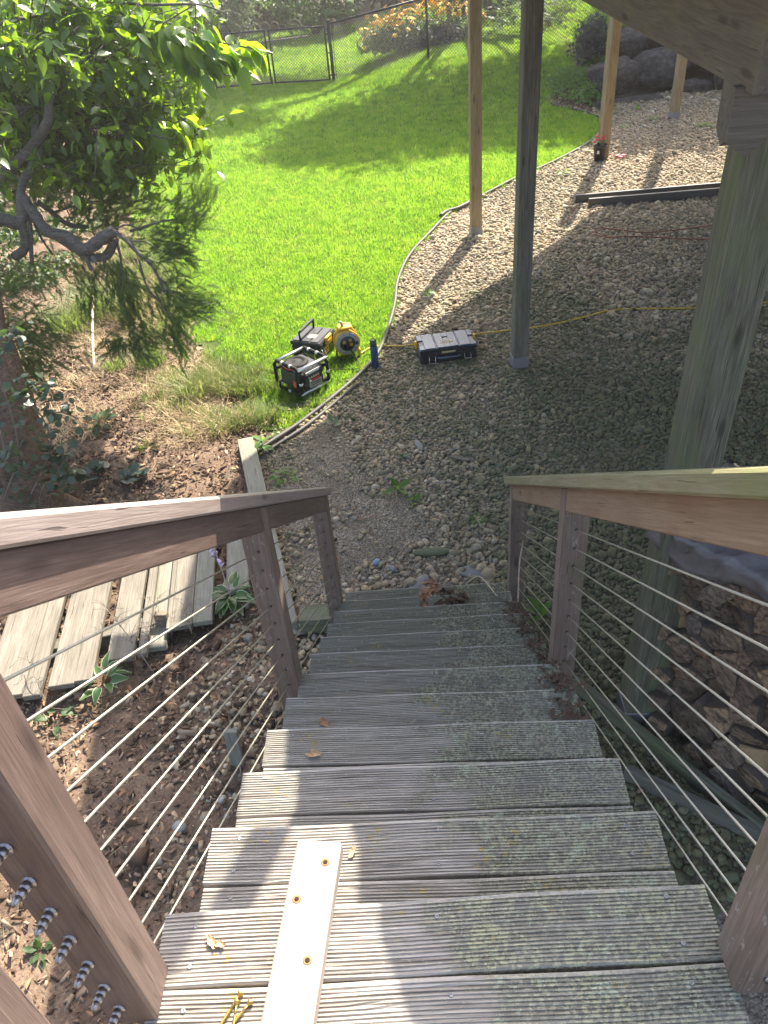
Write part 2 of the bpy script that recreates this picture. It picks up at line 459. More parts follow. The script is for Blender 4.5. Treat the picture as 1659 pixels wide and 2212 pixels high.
def tarp_mat():
    k = Mat('brown_tarp'); n = k.noise(k.coords((1, 1, 1)), 9, 5, .6)
    return k.out(k.ramp(n, [(.3, (.12, .10, .092)), (.7, (.22, .195, .185))]), .33, k.bump(n, .25, .01), .6)
P['tarp'] = tarp_mat()
def log_end():
    k = Mat('split_log_face'); oi = k.n('ObjectInfo').outputs['Random']
    g = k.noise(k.coords((30, 5, 30)), 1.5, 5, .65, .6)
    base = k.ramp(oi, [(0, (.16, .112, .082)), (.3, (.26, .18, .125)), (.5, (.39, .25, .15)), (.65, (.21, .168, .136)), (.85, (.42, .28, .16)), (1, (.52, .35, .19))])
    c = k.mix(k.ramp(g, [(.35, 1.0), (.65, 0.0)]), base, (.055, .042, .034))
    return k.out(c, .85, k.bump(g, .7, .008), .2)
P['logend'] = log_end()
P['logbark'] = plain('log_bark', (.12, .092, .072), .95, var=.5, bump=1., sc=40)
P['logpale'] = plain('pale_split_wood', (.36, .25, .13), .8, var=.3, bump=.6, sc=45)

def boulder_mat():
    k = Mat('fieldstone'); c0 = k.coords((1, 1, 1)); n = k.noise(c0, 4, 7, .7); f = k.noise(c0, 40, 4, .7)
    c = k.ramp(n, [(.3, (.055, .047, .042)), (.5, (.105, .09, .082)), (.72, (.20, .175, .16))])
    c = k.mix(k.ramp(f, [(.55, 0.0), (.75, .5)]), c, (.40, .38, .36))
    return k.out(c, .9, k.bump(k.math('ADD', n, k.math('MULTIPLY', f, .5)), 1.0, .09), .2)
P['boulder'] = boulder_mat()

def pebble_mat():
    k = Mat('river_pebble'); oi = k.n('ObjectInfo'); r = oi.outputs['Random']
    c = k.ramp(r, [(0, (.15, .122, .08)), (.16, (.30, .23, .135)), (.34, (.45, .34, .195)), (.5, (.24, .205, .145)), (.64, (.52, .41, .25)), (.76, (.115, .095, .068)), (.86, (.60, .50, .35)), (.94, (.20, .18, .15)), (1, (.36, .22, .13))])
    n = k.noise(k.coords((1, 1, 1)), 3.5, 4, .65)
    c = k.mix(k.math('MULTIPLY', n, .4), c, (.16, .14, .11))
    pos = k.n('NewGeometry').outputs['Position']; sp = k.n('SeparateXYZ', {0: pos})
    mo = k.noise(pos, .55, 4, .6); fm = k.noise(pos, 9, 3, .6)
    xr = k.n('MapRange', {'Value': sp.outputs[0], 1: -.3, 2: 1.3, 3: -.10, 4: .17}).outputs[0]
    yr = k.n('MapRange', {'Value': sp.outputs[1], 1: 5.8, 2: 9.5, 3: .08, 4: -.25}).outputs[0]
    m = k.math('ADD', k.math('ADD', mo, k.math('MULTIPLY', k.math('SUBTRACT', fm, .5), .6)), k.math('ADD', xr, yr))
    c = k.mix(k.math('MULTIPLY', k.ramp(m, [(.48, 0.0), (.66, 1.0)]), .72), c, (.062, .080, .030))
    return k.out(c, .75, None, .3)
P['pebble'] = pebble_mat()
def grit_mat():
    k = Mat('fine_gravel'); pos = k.n('NewGeometry').outputs['Position']
    v = k.n('TexVoronoi', {'Vector': pos, 'Scale': 95.0}); rc = k.n('SeparateColor', {0: v.outputs['Color']}).outputs[0]
    c = k.ramp(rc, [(0, (.10, .085, .065)), (.35, (.22, .185, .14)), (.7, (.34, .29, .22)), (1, (.46, .41, .33))])
    n = k.noise(pos, 2.2, 5, .6); c = k.mix(k.ramp(n, [(.35, .75), (.65, 0.0)]), c, (.085, .068, .05))
    h = k.ramp(v.outputs['Distance'], [(0, 1.0), (.6, 0.0)])
    return k.out(c, .9, k.bump(h, .8, .006), .2)
P['grit'] = grit_mat()
def soil_mat(name, a, b, c_, sc=1.0):
    k = Mat(name); pos = k.n('NewGeometry').outputs['Position']
    n = k.noise(pos, 3.0 * sc, 7, .7); f = k.noise(pos, 60 * sc, 4, .7)
    c = k.ramp(k.math('ADD', k.math('MULTIPLY', n, .55), k.math('MULTIPLY', f, .45)), [(.36, a), (.5, b), (.64, c_)])
    return k.out(c, .95, k.bump(f, .8, .01), .15)
P['soil'] = soil_mat('mulched_soil', (.066, .045, .032), (.138, .094, .066), (.235, .170, .120))
P['ground'] = soil_mat('bare_ground', (.05, .04, .028), (.09, .07, .05), (.15, .12, .085))
P['turf'] = soil_mat('turf_base', (.035, .055, .012), (.06, .09, .02), (.10, .13, .035), .8)
def chip_mat():
    k = Mat('bark_mulch_chip'); r = k.n('ObjectInfo').outputs['Random']
    c = k.ramp(r, [(0, (.048, .032, .022)), (.35, (.108, .071, .048)), (.62, (.175, .118, .080)), (.87, (.265, .185, .125)), (1, (.42, .31, .21))])
    return k.out(c, .9, None, .15)
P['chip'] = chip_mat()
def straw_mat():
    k = Mat('dry_straw'); r = k.n('ObjectInfo').outputs['Random']
    c = k.ramp(r, [(0, (.30, .21, .12)), (.5, (.48, .36, .21)), (1, (.62, .50, .31))])
    return k.leaf_out(c, c, .25, .6, .3)
P['straw'] = straw_mat()

def grass_mat(name, stops, tstops, tr=.5):
    k = Mat(name); oi = k.n('ObjectInfo').outputs['Random']; pos = k.n('NewGeometry').outputs['Position']
    n = k.noise(pos, .9, 6, .7)
    f = k.math('ADD', k.math('MULTIPLY', oi, .5), k.math('MULTIPLY', n, .5))
    dry = k.ramp(k.math('ADD', k.math('MULTIPLY', k.noise(pos, 2.3, 5, .7), .75), k.math('MULTIPLY', oi, .25)), [(.58, 0.0), (.76, .55)])
    return k.leaf_out(k.mix(dry, k.ramp(f, stops), (.22, .20, .075)), k.mix(dry, k.ramp(f, tstops), (.44, .42, .12)), tr, .5, .3)
P['grass'] = grass_mat('lawn_grass_blade', [(.25, (.050, .105, .012)), (.5, (.090, .165, .018)), (.75, (.15, .23, .024))],
                       [(.25, (.20, .42, .030)), (.5, (.31, .55, .040)), (.8, (.46, .66, .06))], .56)
P['longgrass'] = grass_mat('long_grass_blade', [(.25, (.07, .12, .03)), (.6, (.13, .18, .05)), (.85, (.26, .24, .10))],
                           [(.25, (.16, .26, .03)), (.6, (.26, .36, .06)), (.85, (.40, .36, .14))], .45)
def leaf_mat(name, c0, c1, t0, t1, tr=.5, rough=.4, spec=.5, edge=None):
    k = Mat(name); r = k.n('ObjectInfo').outputs['Random']
    n = k.noise(k.n('NewGeometry').outputs['Position'], 5.5, 3, .6)
    f = k.ramp(k.math('ADD', k.math('MULTIPLY', n, .75), k.math('MULTIPLY', r, .25)), [(.3, 0.0), (.7, 1.0)])
    c = k.mix(f, c0, c1); t = k.mix(f, t0, t1)
    return k.leaf_out(c, t, tr, rough, spec)
P['branchleaf'] = leaf_mat('backlit_green_leaf', (.04, .09, .014), (.09, .16, .024), (.26, .50, .016), (.48, .70, .03), .52, .35, .6)
P['leaf'] = leaf_mat('glossy_green_leaf', (.032, .075, .014), (.080, .140, .026), (.19, .40, .013), (.42, .62, .03), .45, .32, .7)
P['leafdark'] = leaf_mat('dark_green_leaf', (.014, .035, .012), (.032, .062, .020), (.05, .12, .02), (.09, .18, .03), .3, .5, .4)
P['leafmid'] = leaf_mat('mid_green_leaf', (.028, .060, .020), (.060, .105, .035), (.09, .18, .03), (.18, .30, .05), .35, .5, .4)
P['leafpale'] = leaf_mat('pale_green_leaf', (.085, .125, .065), (.15, .20, .11), (.16, .24, .08), (.26, .34, .12), .35, .55, .4)
P['hydrangea'] = leaf_mat('green_flower_head', (.13, .20, .075), (.23, .30, .13), (.2, .3, .08), (.3, .4, .12), .3, .7, .2)
P['juniper'] = leaf_mat('juniper_needle', (.032, .066, .022), (.072, .118, .036), (.12, .24, .03), (.26, .42, .06), .40, .5, .3)
P['creeper'] = leaf_mat('round_creeper_leaf', (.020, .045, .028), (.055, .085, .055), (.06, .13, .03), (.16, .26, .05), .3, .38, .55)
P['hosta'] = leaf_mat('hosta_leaf', (.035, .085, .025), (.07, .14, .035), (.14, .30, .04), (.24, .42, .06), .4, .35, .5)
P['hostaedge'] = leaf_mat('hosta_leaf_margin', (.42, .46, .30), (.52, .56, .38), (.4, .45, .2), (.5, .55, .3), .3, .4, .4)
P['weed'] = leaf_mat('weed_leaf', (.06, .14, .03), (.11, .20, .045), (.18, .36, .03), (.30, .48, .05), .45, .45, .4)
P['purple'] = leaf_mat('purple_gray_foliage', (.055, .055, .060), (.10, .095, .10), (.08, .08, .08), (.12, .12, .12), .25, .6, .3)

# ---------------------------------------------------------------- ground sheets
EDGE = [(-0.86, 4.98), (-0.79, 5.08), (-0.55, 5.37), (-0.32, 5.71), (-0.03, 6.19), (0.17, 6.64), (0.28, 7.20), (0.36, 7.85), (0.40, 8.50),
        (0.56, 9.29), (0.89, 10.14), (1.18, 10.80), (1.70, 11.45), (2.31, 12.20), (2.72, 12.59), (3.27, 13.22), (3.79, 13.95),
        (4.10, 14.75), (4.20, 15.35)]
LAWN_SOIL = [(-0.85, 5.45), (-1.25, 6.05), (-1.48, 6.50), (-2.07, 7.75), (-2.77, 9.15), (-3.15, 10.2), (-4.26, 13.4), (-5.2, 17.0), (-5.3, 20.4)]
LAWN = EDGE[1:] + [(3.95, 15.75), (3.46, 16.30), (3.50, 16.75), (4.0, 17.4), (4.7, 18.1), (7, 19.2), (13, 20.5), (13, 30), (-10, 30), (-10, 21), (-5.3, 21)] + LAWN_SOIL[::-1]
GRAVEL = EDGE[1:] + [(3.95, 15.75), (4.5, 16.2), (6, 16.6), (10, 16.8), (10, 0.2), (1.3, 0.2), (1.15, 3.0), (-0.28, 3.1), (-0.30, 2.9), (-0.9, 5.0)]
GRAVEL_L = [(-0.05, -.2), (-0.05, 3.1), (-0.30, 2.9), (-0.46, 3.6), (-0.62, 3.5), (-0.85, 2.8), (-1.05, 2.3), (-0.95, 1.5), (-0.75, .8), (-0.55, -.1)]
GRIT = [(-0.92, 5.05), (-0.3, 3.0), (0.95, 3.0), (0.45, 4.2), (0.0, 4.7), (-0.15, 5.4), (-0.6, 5.35)]

def sheet(name, mat, poly, step, off, amp=0.0, hole=None):
    xs = [p[0] for p in poly]; ys = [p[1] for p in poly]
    X = np.arange(min(xs) - step, max(xs) + step, step); Y = np.arange(min(ys) - step, max(ys) + step, step)
    gx, gy = np.meshgrid(X, Y, indexing='ij'); z = ter(gx, gy) + off
    if amp: z = z + amp * (vnoise(gx, gy, 4.0, 1) - .5) + amp * .7 * (vnoise(gx, gy, 13.0, 2) - .5)
    cx, cy = gx[:-1, :-1] + step / 2, gy[:-1, :-1] + step / 2
    keep = inpoly(cx, cy, poly)
    if hole is not None: keep &= ~inpoly(cx, cy, hole)
    ny = len(Y); I, J = np.nonzero(keep)
    F = np.stack([I * ny + J, (I + 1) * ny + J, (I + 1) * ny + J + 1, I * ny + J + 1], 1)
    V = np.stack([gx.ravel(), gy.ravel(), z.ravel()], 1)
    used = np.unique(F); mp = -np.ones(len(V), int); mp[used] = np.arange(len(used))
    return tag(link_mesh(name, np_mesh(name, V[used], mp[F], mat, smooth=True)), kind='structure')
def big_ground():
    X = np.concatenate([np.linspace(-90, -12, 14), np.arange(-11, 14, .5), np.linspace(15, 90, 14)])
    Y = np.concatenate([np.linspace(-40, -4, 8), np.arange(-3, 32, .5), np.linspace(34, 130, 14)])
    gx, gy = np.meshgrid(X, Y, indexing='ij'); z = ter(gx, gy) - .012
    nx, ny = len(X), len(Y); I, J = np.meshgrid(np.arange(nx - 1), np.arange(ny - 1), indexing='ij'); I = I.ravel(); J = J.ravel()
    F = np.stack([I * ny + J, (I + 1) * ny + J, (I + 1) * ny + J + 1, I * ny + J + 1], 1)
    tag(link_mesh('ground', np_mesh('ground', np.stack([gx.ravel(), gy.ravel(), z.ravel()], 1), F, P['ground'], smooth=True)), kind='structure')
big_ground()
sheet('lawn', P['turf'], LAWN, .14, .002)
sheet('gravel_bed', P['grit'], GRAVEL, .09, .000)
SOIL = [(-0.30, -1.2), (-0.30, 2.9), (-0.92, 5.1)] + LAWN_SOIL + [(-9, 20.4), (-9, -1.2)]
sheet('soil_bed', P['soil'], SOIL, .07, .008, .045)

# ---------------------------------------------------------------- staircase
RUN, RISE, SW = 0.285, 0.19667, 1.067
stairs = thing('staircase', 'straight flight of weathered ridged wooden steps spotted with lichen', 'staircase', (SW / 2, 0, 0))
def tread_mesh(name, length, n=17, seed=0):
    d, t = .140, .032
    prof = [(-d / 2, -t)]; m = .006
    prof += [(-d / 2, -.004), (-d / 2 + .003, 0), (-d / 2 + m, 0)]
    g = (d - 2 * m) / n
    for i in range(n):
        y = -d / 2 + m + i * g
        prof += [(y + .12 * g, -.0032), (y + .42 * g, -.0032), (y + .56 * g, 0), (y + .98 * g, 0)]
    prof += [(d / 2 - .003, 0), (d / 2, -.004), (d / 2, -t)]
    k = len(prof); nx = 30; V = []; rr = np.random.default_rng(seed + 3); rough_ = [rr.normal(0, .00035) for _ in prof]
    for i in range(nx):
        x = -length / 2 + length * i / (nx - 1)
        wv = .0012 * math.sin(seed * 2.1 + i * .4)
        V += [(x, p[0] + wv, p[1] + wv * .6 + (rough_[j] + rr.normal(0, .00042) - (.0016 if rr.random() < .012 else 0) if p[1] > -.001 else 0)) for j, p in enumerate(prof)]
    F = []
    for i in range(nx - 1):
        for j in range(k):
            F.append((i * k + j, i * k + (j + 1) % k, (i + 1) * k + (j + 1) % k, (i + 1) * k + j))
    F.append(tuple(range(k))); F.append(tuple((nx - 1) * k + j for j in range(k))[::-1])
    me = bpy.data.meshes.new(name); me.from_pydata(V, [], F); me.update(); return me
TM = [tread_mesh('tread_board', SW, 17, i) for i in range(3)]
TML = tread_mesh('tread_board_wide', SW + .26, 17, 4)
for m in TM + [TML]: m.materials.append(W['tread'])
scr = MB().lathe([(.0018, .0002), (.0022, .0012), (.0045, .0012), (.0052, -.004)], 10).mesh('screw'); scr.materials.append(P['galv'])
def tread(y, z, rot, me, screws=True):
    o = link_mesh('tread_board', me, stairs); o.location = (random.uniform(-.004, .004), y, z); o.rotation_euler = (random.uniform(-.006, .006), 0, rot)
    if screws:
        for sx in (-.455, .02, .45):
            for sy in (-.035, .04):
                if random.random() < .2: continue
                s = link_mesh('screw', scr, o); s.location = (sx + random.uniform(-.015, .015), sy + random.uniform(-.008, .008), .0008)
    return o
for k in range(0, 12):
    y, z = k * RUN, -k * RISE
    rot = (.024 if k == 0 else (.002, -.004, -.012, -.016, -.012, -.008, -.002, .004, .008, .01, .012)[k - 1])
    tread(y - .0705, z, rot, TM[k % 3])
    if k == 0:
        tread(y - .070 - .146, z, .02, TM[1])
        for q in range(2, 7): tread(y - .070 - .1465 * q, z, .018, TML, q < 5)
    else: tread(y - .0705 - .1455, z - .001, rot, TM[(k + 1) % 3], k < 8)
for sx in (-.50, 0.0, .50):      # notched stringers
    poly = []
    for k in range(12):
        poly += [(k * RUN - .012, -k * RISE - .034), (k * RUN - .012, -(k + 1) * RISE - .034)]
    poly = [(-.75, -.034)] + poly + [(11 * RUN - .1, GZ - .02), (11 * RUN - .45, GZ - .02), (-.1, -.40), (-.75, -.30)]
    M = Matrix(((0, 0, 1, sx), (1, 0, 0, 0), (0, 1, 0, 0), (0, 0, 0, 1)))
    MB().prism(poly, -.019, .019, M).build('stringer', W['gray'], stairs, world=False)
board('ledger', (.0, -.78, -.14), (SW, -.78, -.14), .04, .20, W['gray'], stairs)
for q in (-.02, 1.087): board('landing_post', (q, -.72, -.1), (q, -.72, GZ - .05), .10, .10, W['gray'], stairs)

# ---------------------------------------------------------------- stair railings
SL = -0.733
def cz(y, i): return .727 - .7125 * y - .0905 * i
def railing(side):
    left = side < 0
    x0, x1 = (-.085, .0075) if left else (1.063, 1.158)
    xm = (x0 + x1) / 2
    lab = ('reddish brown sunlit cable railing with steel tensioners, left of the steps' if left
           else 'tan and mossy cable railing on the right of the steps, by the firewood')
    root = thing('cable_railing', lab, 'railing', (xm, 1.4, -1.0), 0, 'cable railings beside the steps')
    capz = lambda y: 1.012 + SL * y
    capx = (-.125, .020) if left else (1.030, 1.175)
    a, b = (-.30, 3.02)
    n = Vector((0, -SL, 1)).normalized()
    cx_ = sum(capx) / 2
    board('cap_rail', Vector((cx_, a, capz(a))) - n * .0225, Vector((cx_, b, capz(b))) - n * .0225, capx[1] - capx[0], .045, W['cap'] if left else W['capgreen'], root, n, .006)
    rx = -.014 if left else 1.086
    board('top_rail', Vector((rx, a, capz(a))) - n * .090, Vector((rx, b - .06, capz(b - .06))) - n * .090, .038, .089, W['rail'] if left else W['railtan'], root, n, .004)
    posts = ((-.161, .001, .092), (1.405, -1.22, .094), (2.865, GZ - .02, .094)) if left else ((-.142, .001, .094), (1.545, -1.60, .092), (2.945, GZ - .02, .092))
    for (py, pz, w) in posts:
        xx = xm if py > 0 else (-.020 if left else 1.101)
        top = capz(py) - .059
        mt = W['rail'] if (left and py < 0) else (W['railpost'])
        po = board('post', (xx, py, pz), (xx, py, top), abs(x1 - x0), w, mt, root, (0, -1, 0), .005)
        for v in po.data.vertices:      # top cut to the slope of the cap
            if v.co.x > 0: v.co.x -= SL * v.co.z
    if left: board('post', (-.022, -.412, .001), (-.022, -.412, 1.19), .105, .105, W['rail'], root, (0, -1, 0), .006)
    for i in range(10):
        xc = -.034 if left else 1.112
        MB().tube([(xc, -.06, cz(-.06, i)), (xc, 1.4, cz(1.4, i) - .002), (xc, 2.9, cz(2.9, i))], .0027, 6).build('cable', P['cable'], root)
        prof = [(.0112, 0), (.0112, .0025), (.0072, .003), (.0074, .006), (.0082, .007), (.0082, .0145), (.0066, .0155), (.0066, .0170), (.0074, .0178), (.0074, .0265), (.0058, .0275), (.0058, .0288), (.0064, .0295), (.0060, .037), (.0040, .0405), (.0020, .042)]
        dirv = Vector((-.12 if left else .12, -1, .28)).normalized()
        M = Matrix.Translation((xc + .006 if left else 1.104, -.2075 if left else -.190, cz(-.19, i) + .016)) @ dirv.to_track_quat('Z', 'Y').to_matrix().to_4x4()
        if i > 1: MB().lathe(prof, 12, M).build('cable_fitting', P['steel'], root)
    sm = MB()
    for (py, pz, w) in posts[1:]:      # dark ferrule holes where the cables pass the posts
        for i in range(10): sm.lathe([(.0055, 0), (.0055, .0012)], 8, Matrix.Translation((-.034 if left else 1.112, py - w / 2 - .0012, cz(py - w / 2, i))) @ Matrix.Rotation(R(90), 4, 'X'))
    sm.build('ferrule', P['rubber'], root)
    return root
railing(-1); railing(1)

# ---------------------------------------------------------------- raised deck overhead
deck = thing('raised_deck', 'raised timber deck on tall posts with a brown beam, over the gravel', 'deck', (1.6, 6, GZ))
def bx(y): return 1.675 - .0285 * (y - 2.1)
def post(x, y, w, top, mat, base=True, lean=0.0, rot=0.0, zb=None):
    zb = ter(x, y) if zb is None else zb
    p = board('post', (x + lean, y, top), (x, y, zb + (.02 if base else -.03)), w, w, mat, deck, (math.sin(rot), -math.cos(rot), 0), .006)
    if base:
        L = top - zb - .02
        m = MB()
        m.box((L / 2 - .045, 0, 0), (.11, w + .012, w + .012), .002)
        b = m.build('post_base', P['galv'], p, world=False); b.location = (0, 0, 0)
    return p
post(bx(2.1) + .018, 2.1, .178, .985, W['green'], True, .075)
post(bx(6.25), 6.25, .140, .955, W['gray'], True, .02, .12)
post(bx(9.9), 9.9, .140, .955, W['tan' if False else 'tan'], True, .0, .1)
post(3.74, 12.92, .145, 1.24, W['tan'], False, .03, .3)
post(5.44, 15.0, .140, 2.60, W['tan'], True, .06, .25)
board('beam', (bx(1.9), 1.9, 1.116), (bx(10.1), 10.1, 1.116), .135, .260, W['beam'], deck)
board('rim_board', (bx(2.0) - .062, 1.985, 1.113), (7.5, 1.93, 1.113), .045, .260, W['beam'], deck)
# angled cleats that clasp the post below the beam
pc = [(-.062, .13), (.062, .13), (.062, -.03), (.0, -.075), (-.062, -.03)]
MB().prism(pc, 0, .040, Matrix.Translation((bx(2.1) - .030, 1.998, .87)) @ Matrix.Rotation(R(90), 4, 'X')).build('cleat', W['beam'], deck)
MB().prism(pc, 0, .040, Matrix.Translation((bx(2.1) - .020, 2.10, .87)) @ Matrix.Rotation(R(-90), 4, 'Z') @ Matrix.Rotation(R(90), 4, 'X')).build('cleat', W['beam'], deck)
for q in range(10):
    yy = 2.6 + q * 1.05
    if yy > 9.5: continue
    board('joist', (bx(yy) - .05, yy, 1.360), (9.0, yy, 1.360), .04, .235, W['beam'], deck)
DECK = [(11, 13.95), (5.3, 13.95), (4.75, 13.85), (4.45, 13.70), (4.15, 13.40), (3.95, 13.02), (3.05, 11.80), (2.73, 11.43), (1.75, 10.17), (1.31, 9.64), (0.91, 8.65),
        (.55, 8.3), (.22, 7.85), (.10, 6.9), (.12, 6.1), (.34, 5.0), (.58, 3.7), (.76, 2.8), (.80, 2.05), (.93, 1.70), (.93, 1.25), (1.0, 1.06), (1.22, .92), (1.6, .95), (3.2, 1.0), (11, 1.15)]
MB().prism(DECK, 1.480, 1.512).build('deck_floor_and_shade_slab', W['gray'], deck)
MB().prism([(.33, 1.95), (.62, 1.95), (.66, 2.9), (.62, 3.62), (.38, 4.8), (.12, 5.9), (-.28, 5.9), (-.10, 4.5), (.16, 3.0)], 1.480, 1.512).build('deck_floor_and_shade_slab', W['gray'], deck)  # extra unseen slab, outline shaped to shade the left cap and ground
for (gx, gy) in ((.845, 2.10),):
    board('shadow_post', (gx, gy, 1.515), (gx, gy, 2.50), .095, .095, W['rail'], deck, (.34, .94, 0))  # unseen lone post, added to cast the shadow stripe on the steps

# ---------------------------------------------------------------- timbers and planks on the ground
def plank(name, label, cat, p0, p1, w, t, mat, group=None, up=(0, 0, 1), b=.004):
    o = board(name, p0, p1, w, t, mat, None, up, b); return tag(o, label, cat, group)
plank('border_timber', 'long gray green border timber lying between the soil and the gravel', 'timber', (-.965, 5.12, GZ + .045), (-.375, 2.86, GZ + .045), .145, .09, W['plankgray'])
plank('timber_block', 'short mossy timber block joining the border timber to the steps', 'timber', (-.295, 2.915, GZ + .06), (-.055, 2.925, GZ + .06), .15, .12, W['green'])
pz = GZ + .150
PL = [  # near-left, near-right, length, material, label
 ((-2.169, 2.312, -2.100), (-1.928, 2.312, -2.100), 1.2, 'plank', 'weathered plank farthest left, its near end behind the railing post'),
 ((-1.915, 2.300, -2.100), (-1.818, 2.323, -2.100), 1.2, 'plank', 'narrow sunlit plank second from the left, half hidden by the railing post'),
 ((-1.778, 2.366, -2.100), (-1.631, 2.400, -2.100), 1.25, 'plank', 'wide sunlit plank with a knot, third from the left'),
 ((-1.626, 2.403, -2.100), (-1.525, 2.422, -2.100), 1.2, 'plank', 'sunlit plank right beside the wide knotted plank'),
 ((-1.467, 2.554, -2.100), (-1.310, 2.593, -2.100), 1.25, 'plank', 'sunlit plank with a dry stalk lying across it'),
 ((-1.282, 2.599, -2.100), (-1.230, 2.615, -2.100), 1.2, 'plank', 'narrow sunlit plank with dead leaves packed along its left edge'),
 ((-1.145, 2.806, -2.100), (-1.122, 2.813, -2.100), 1.0, 'plank', 'thin edge plank beside the short brown stub post'),
 ((-1.117, 2.816, -2.100), (-0.988, 2.840, -2.100), 1.0, 'plank', 'plank crossed by a curved shadow, right of the stub post'),
 ((-0.980, 2.844, -2.100), (-0.863, 2.872, -2.100), 1.0, 'plankgray', 'plank half in shade, next to the hosta'),
]
GP = 'loose planks laid side by side on the soil'
for (a, b, L, mt, lab) in PL:
    w = max(.03, (Vector(b) - Vector(a)).length * 1.04); m = (Vector(a) + Vector(b)) / 2
    d = Vector((-.135, .99, 0)).normalized()
    plank('plank', lab, 'plank', (m.x, m.y, pz - .02), (m.x + d.x * L, m.y + d.y * L, pz - .02 + random.uniform(-.006, .006)), w, .040, W[mt], GP)
a, b = Vector((-1.257, 2.737, -2.160)), Vector((-1.172, 2.763, -2.160)); m = (a + b) / 2
plank('plank', 'sunken gray plank in shade lying lower than its neighbours', 'plank', (m.x, m.y - .05, pz - .075), (m.x - .13, m.y + 1.0, pz - .075), .15, .04, W['plankgray'], GP)
a, b = Vector((-0.808, 3.093, -2.120)), Vector((-0.658, 3.216, -2.120)); m = (a + b) / 2
plank('plank', 'gray knotty plank farthest right, behind the hosta', 'plank', (m.x, m.y, pz - .03), (m.x - .14, m.y + .9, pz - .03), .15, .05, W['plankgray'], GP)
SLEEP = 'hidden bearers under the loose planks'
plank('bearer', 'dark timber bearer under the loose planks near their front ends', 'timber', (-2.4, 2.62, GZ + .045), (-.9, 3.05, GZ + .045), .09, .12, W['gray'], SLEEP)
plank('bearer', 'dark timber bearer under the loose planks near their far ends', 'timber', (-2.5, 3.35, GZ + .045), (-1.0, 3.75, GZ + .045), .09, .12, W['gray'], SLEEP)
q = Vector((-1.217, 2.865, -2.251)); plank('stub_post', 'short brown wooden stub post standing among the planks', 'post', (q.x + .02, q.y + .02, GZ - .03), (q.x + .02, q.y + .05, GZ + .19), .085, .05, W['railpost'], None, (0, -1, 0))
q = Vector((-0.564, 1.854, -2.258)); plank('stub_stake', 'short gray wooden stake in the pebbles left of the steps', 'stake', (q.x, q.y, GZ - .03), (q.x + .01, q.y + .03, GZ + .30), .075, .03, W['plankgray'], None, (0, -1, 0))
plank('edging_board', 'mossy tan board lying on edge along the firewood', 'board', (1.374, 2.289, -2.200), (2.137, 1.289, -2.200), .04, .14, W['green'])
plank('edging_board', 'dark weathered board in the pebbles close to the steps on the right', 'board', (1.533, 1.693, -2.200), (2.091, 1.314, -2.200), .045, .11, W['gray'])
# dark boards on the far gravel
plank('composite_board', 'dark gray composite board on the far gravel, its end sticking out left', 'board', (2.923, 10.828, -2.200), (5.171, 10.892, -2.200), .045, .14, W['dark'], 'dark boards lying on the gravel')
plank('composite_board', 'nearer dark gray composite board on the far gravel with a bright top edge', 'board', (3.072, 10.630, -2.200), (5.094, 10.661, -2.200), .045, .14, W['dark'], 'dark boards lying on the gravel')
# pale 2x4 on the landing with its screw holes
tb = thing('loose_timber', 'pale bleached two by four with rusty screw holes on the landing', 'timber', (.285, -.3, 0))
ax0, ax1 = Vector((.304, .108, .021)), Vector((.195, -.92, .021))
o = board('timber', ax0, ax1, .093, .040, W['pale'], tb, (0, 0, 1), .004)
rustm = plain('rusty_hole_rim', (.34, .15, .06), .9, var=.4, sc=90); holem = plain('dark_hole', (.02, .012, .008), .95)
for (u, v) in ((-.047, -.020), (-.125, .024), (-.235, -.018), (-.365, .018)):
    p = ax0 + (ax1 - ax0).normalized() * -u; sdv = (ax1 - ax0).normalized().cross(Vector((0, 0, 1)))
    p = p + sdv * v; p.z = .0412
    h = MB().lathe([(.0088, .0), (.0072, .0009), (.0052, .0004)], 14, Matrix.Translation(p)).build('screw_hole', rustm, tb)
    MB().lathe([(.0050, .0005), (.0046, .0008)], 12, Matrix.Translation(p)).build('hole', holem, h)

# ---------------------------------------------------------------- loose screws on the landing
def long_screw(label, p, q):
    d = Vector(q) - Vector(p); L = d.length
    root = thing('construction_screw', label, 'screw', p, 0, 'brass coloured screws on the landing')
    M = d.to_track_quat('Z', 'Y').to_matrix().to_4x4()
    MB().lathe([(.0016, -.004), (.0062, -.002), (.0062, 0), (.0030, .004), (.0022, .006)], 14, M).build('screw_head', P['brass'], root, world=False)
    MB().lathe([(.0022, .006), (.0022, L * .45)], 10, M).build('shank', P['brass'], root, world=False)
    prof = []; n = 13
    for i in range(n):
        z = L * .45 + (L * .52) * i / n; prof += [(.0019, z), (.0034, z + L * .02)]
    prof.append((.0004, L)); MB().lathe(prof, 10, M).build('thread', P['brass'], root, world=False)
s0 = Vector((0.171, -0.167, 0.006))
long_screw('brass screw leaning up with its flat head on top, left of the pale timber', s0, Vector((0.138, -0.225, 0.004)))
long_screw('brass screw lying in the middle of the three beside the pale timber', s0 + Vector((-.004, -.014, .0)), Vector((0.166, -0.229, 0.004)))
long_screw('grayish screw nearest the pale timber, half under it', Vector((0.191, -0.182, 0.005)), Vector((0.164, -0.216, 0.004)))

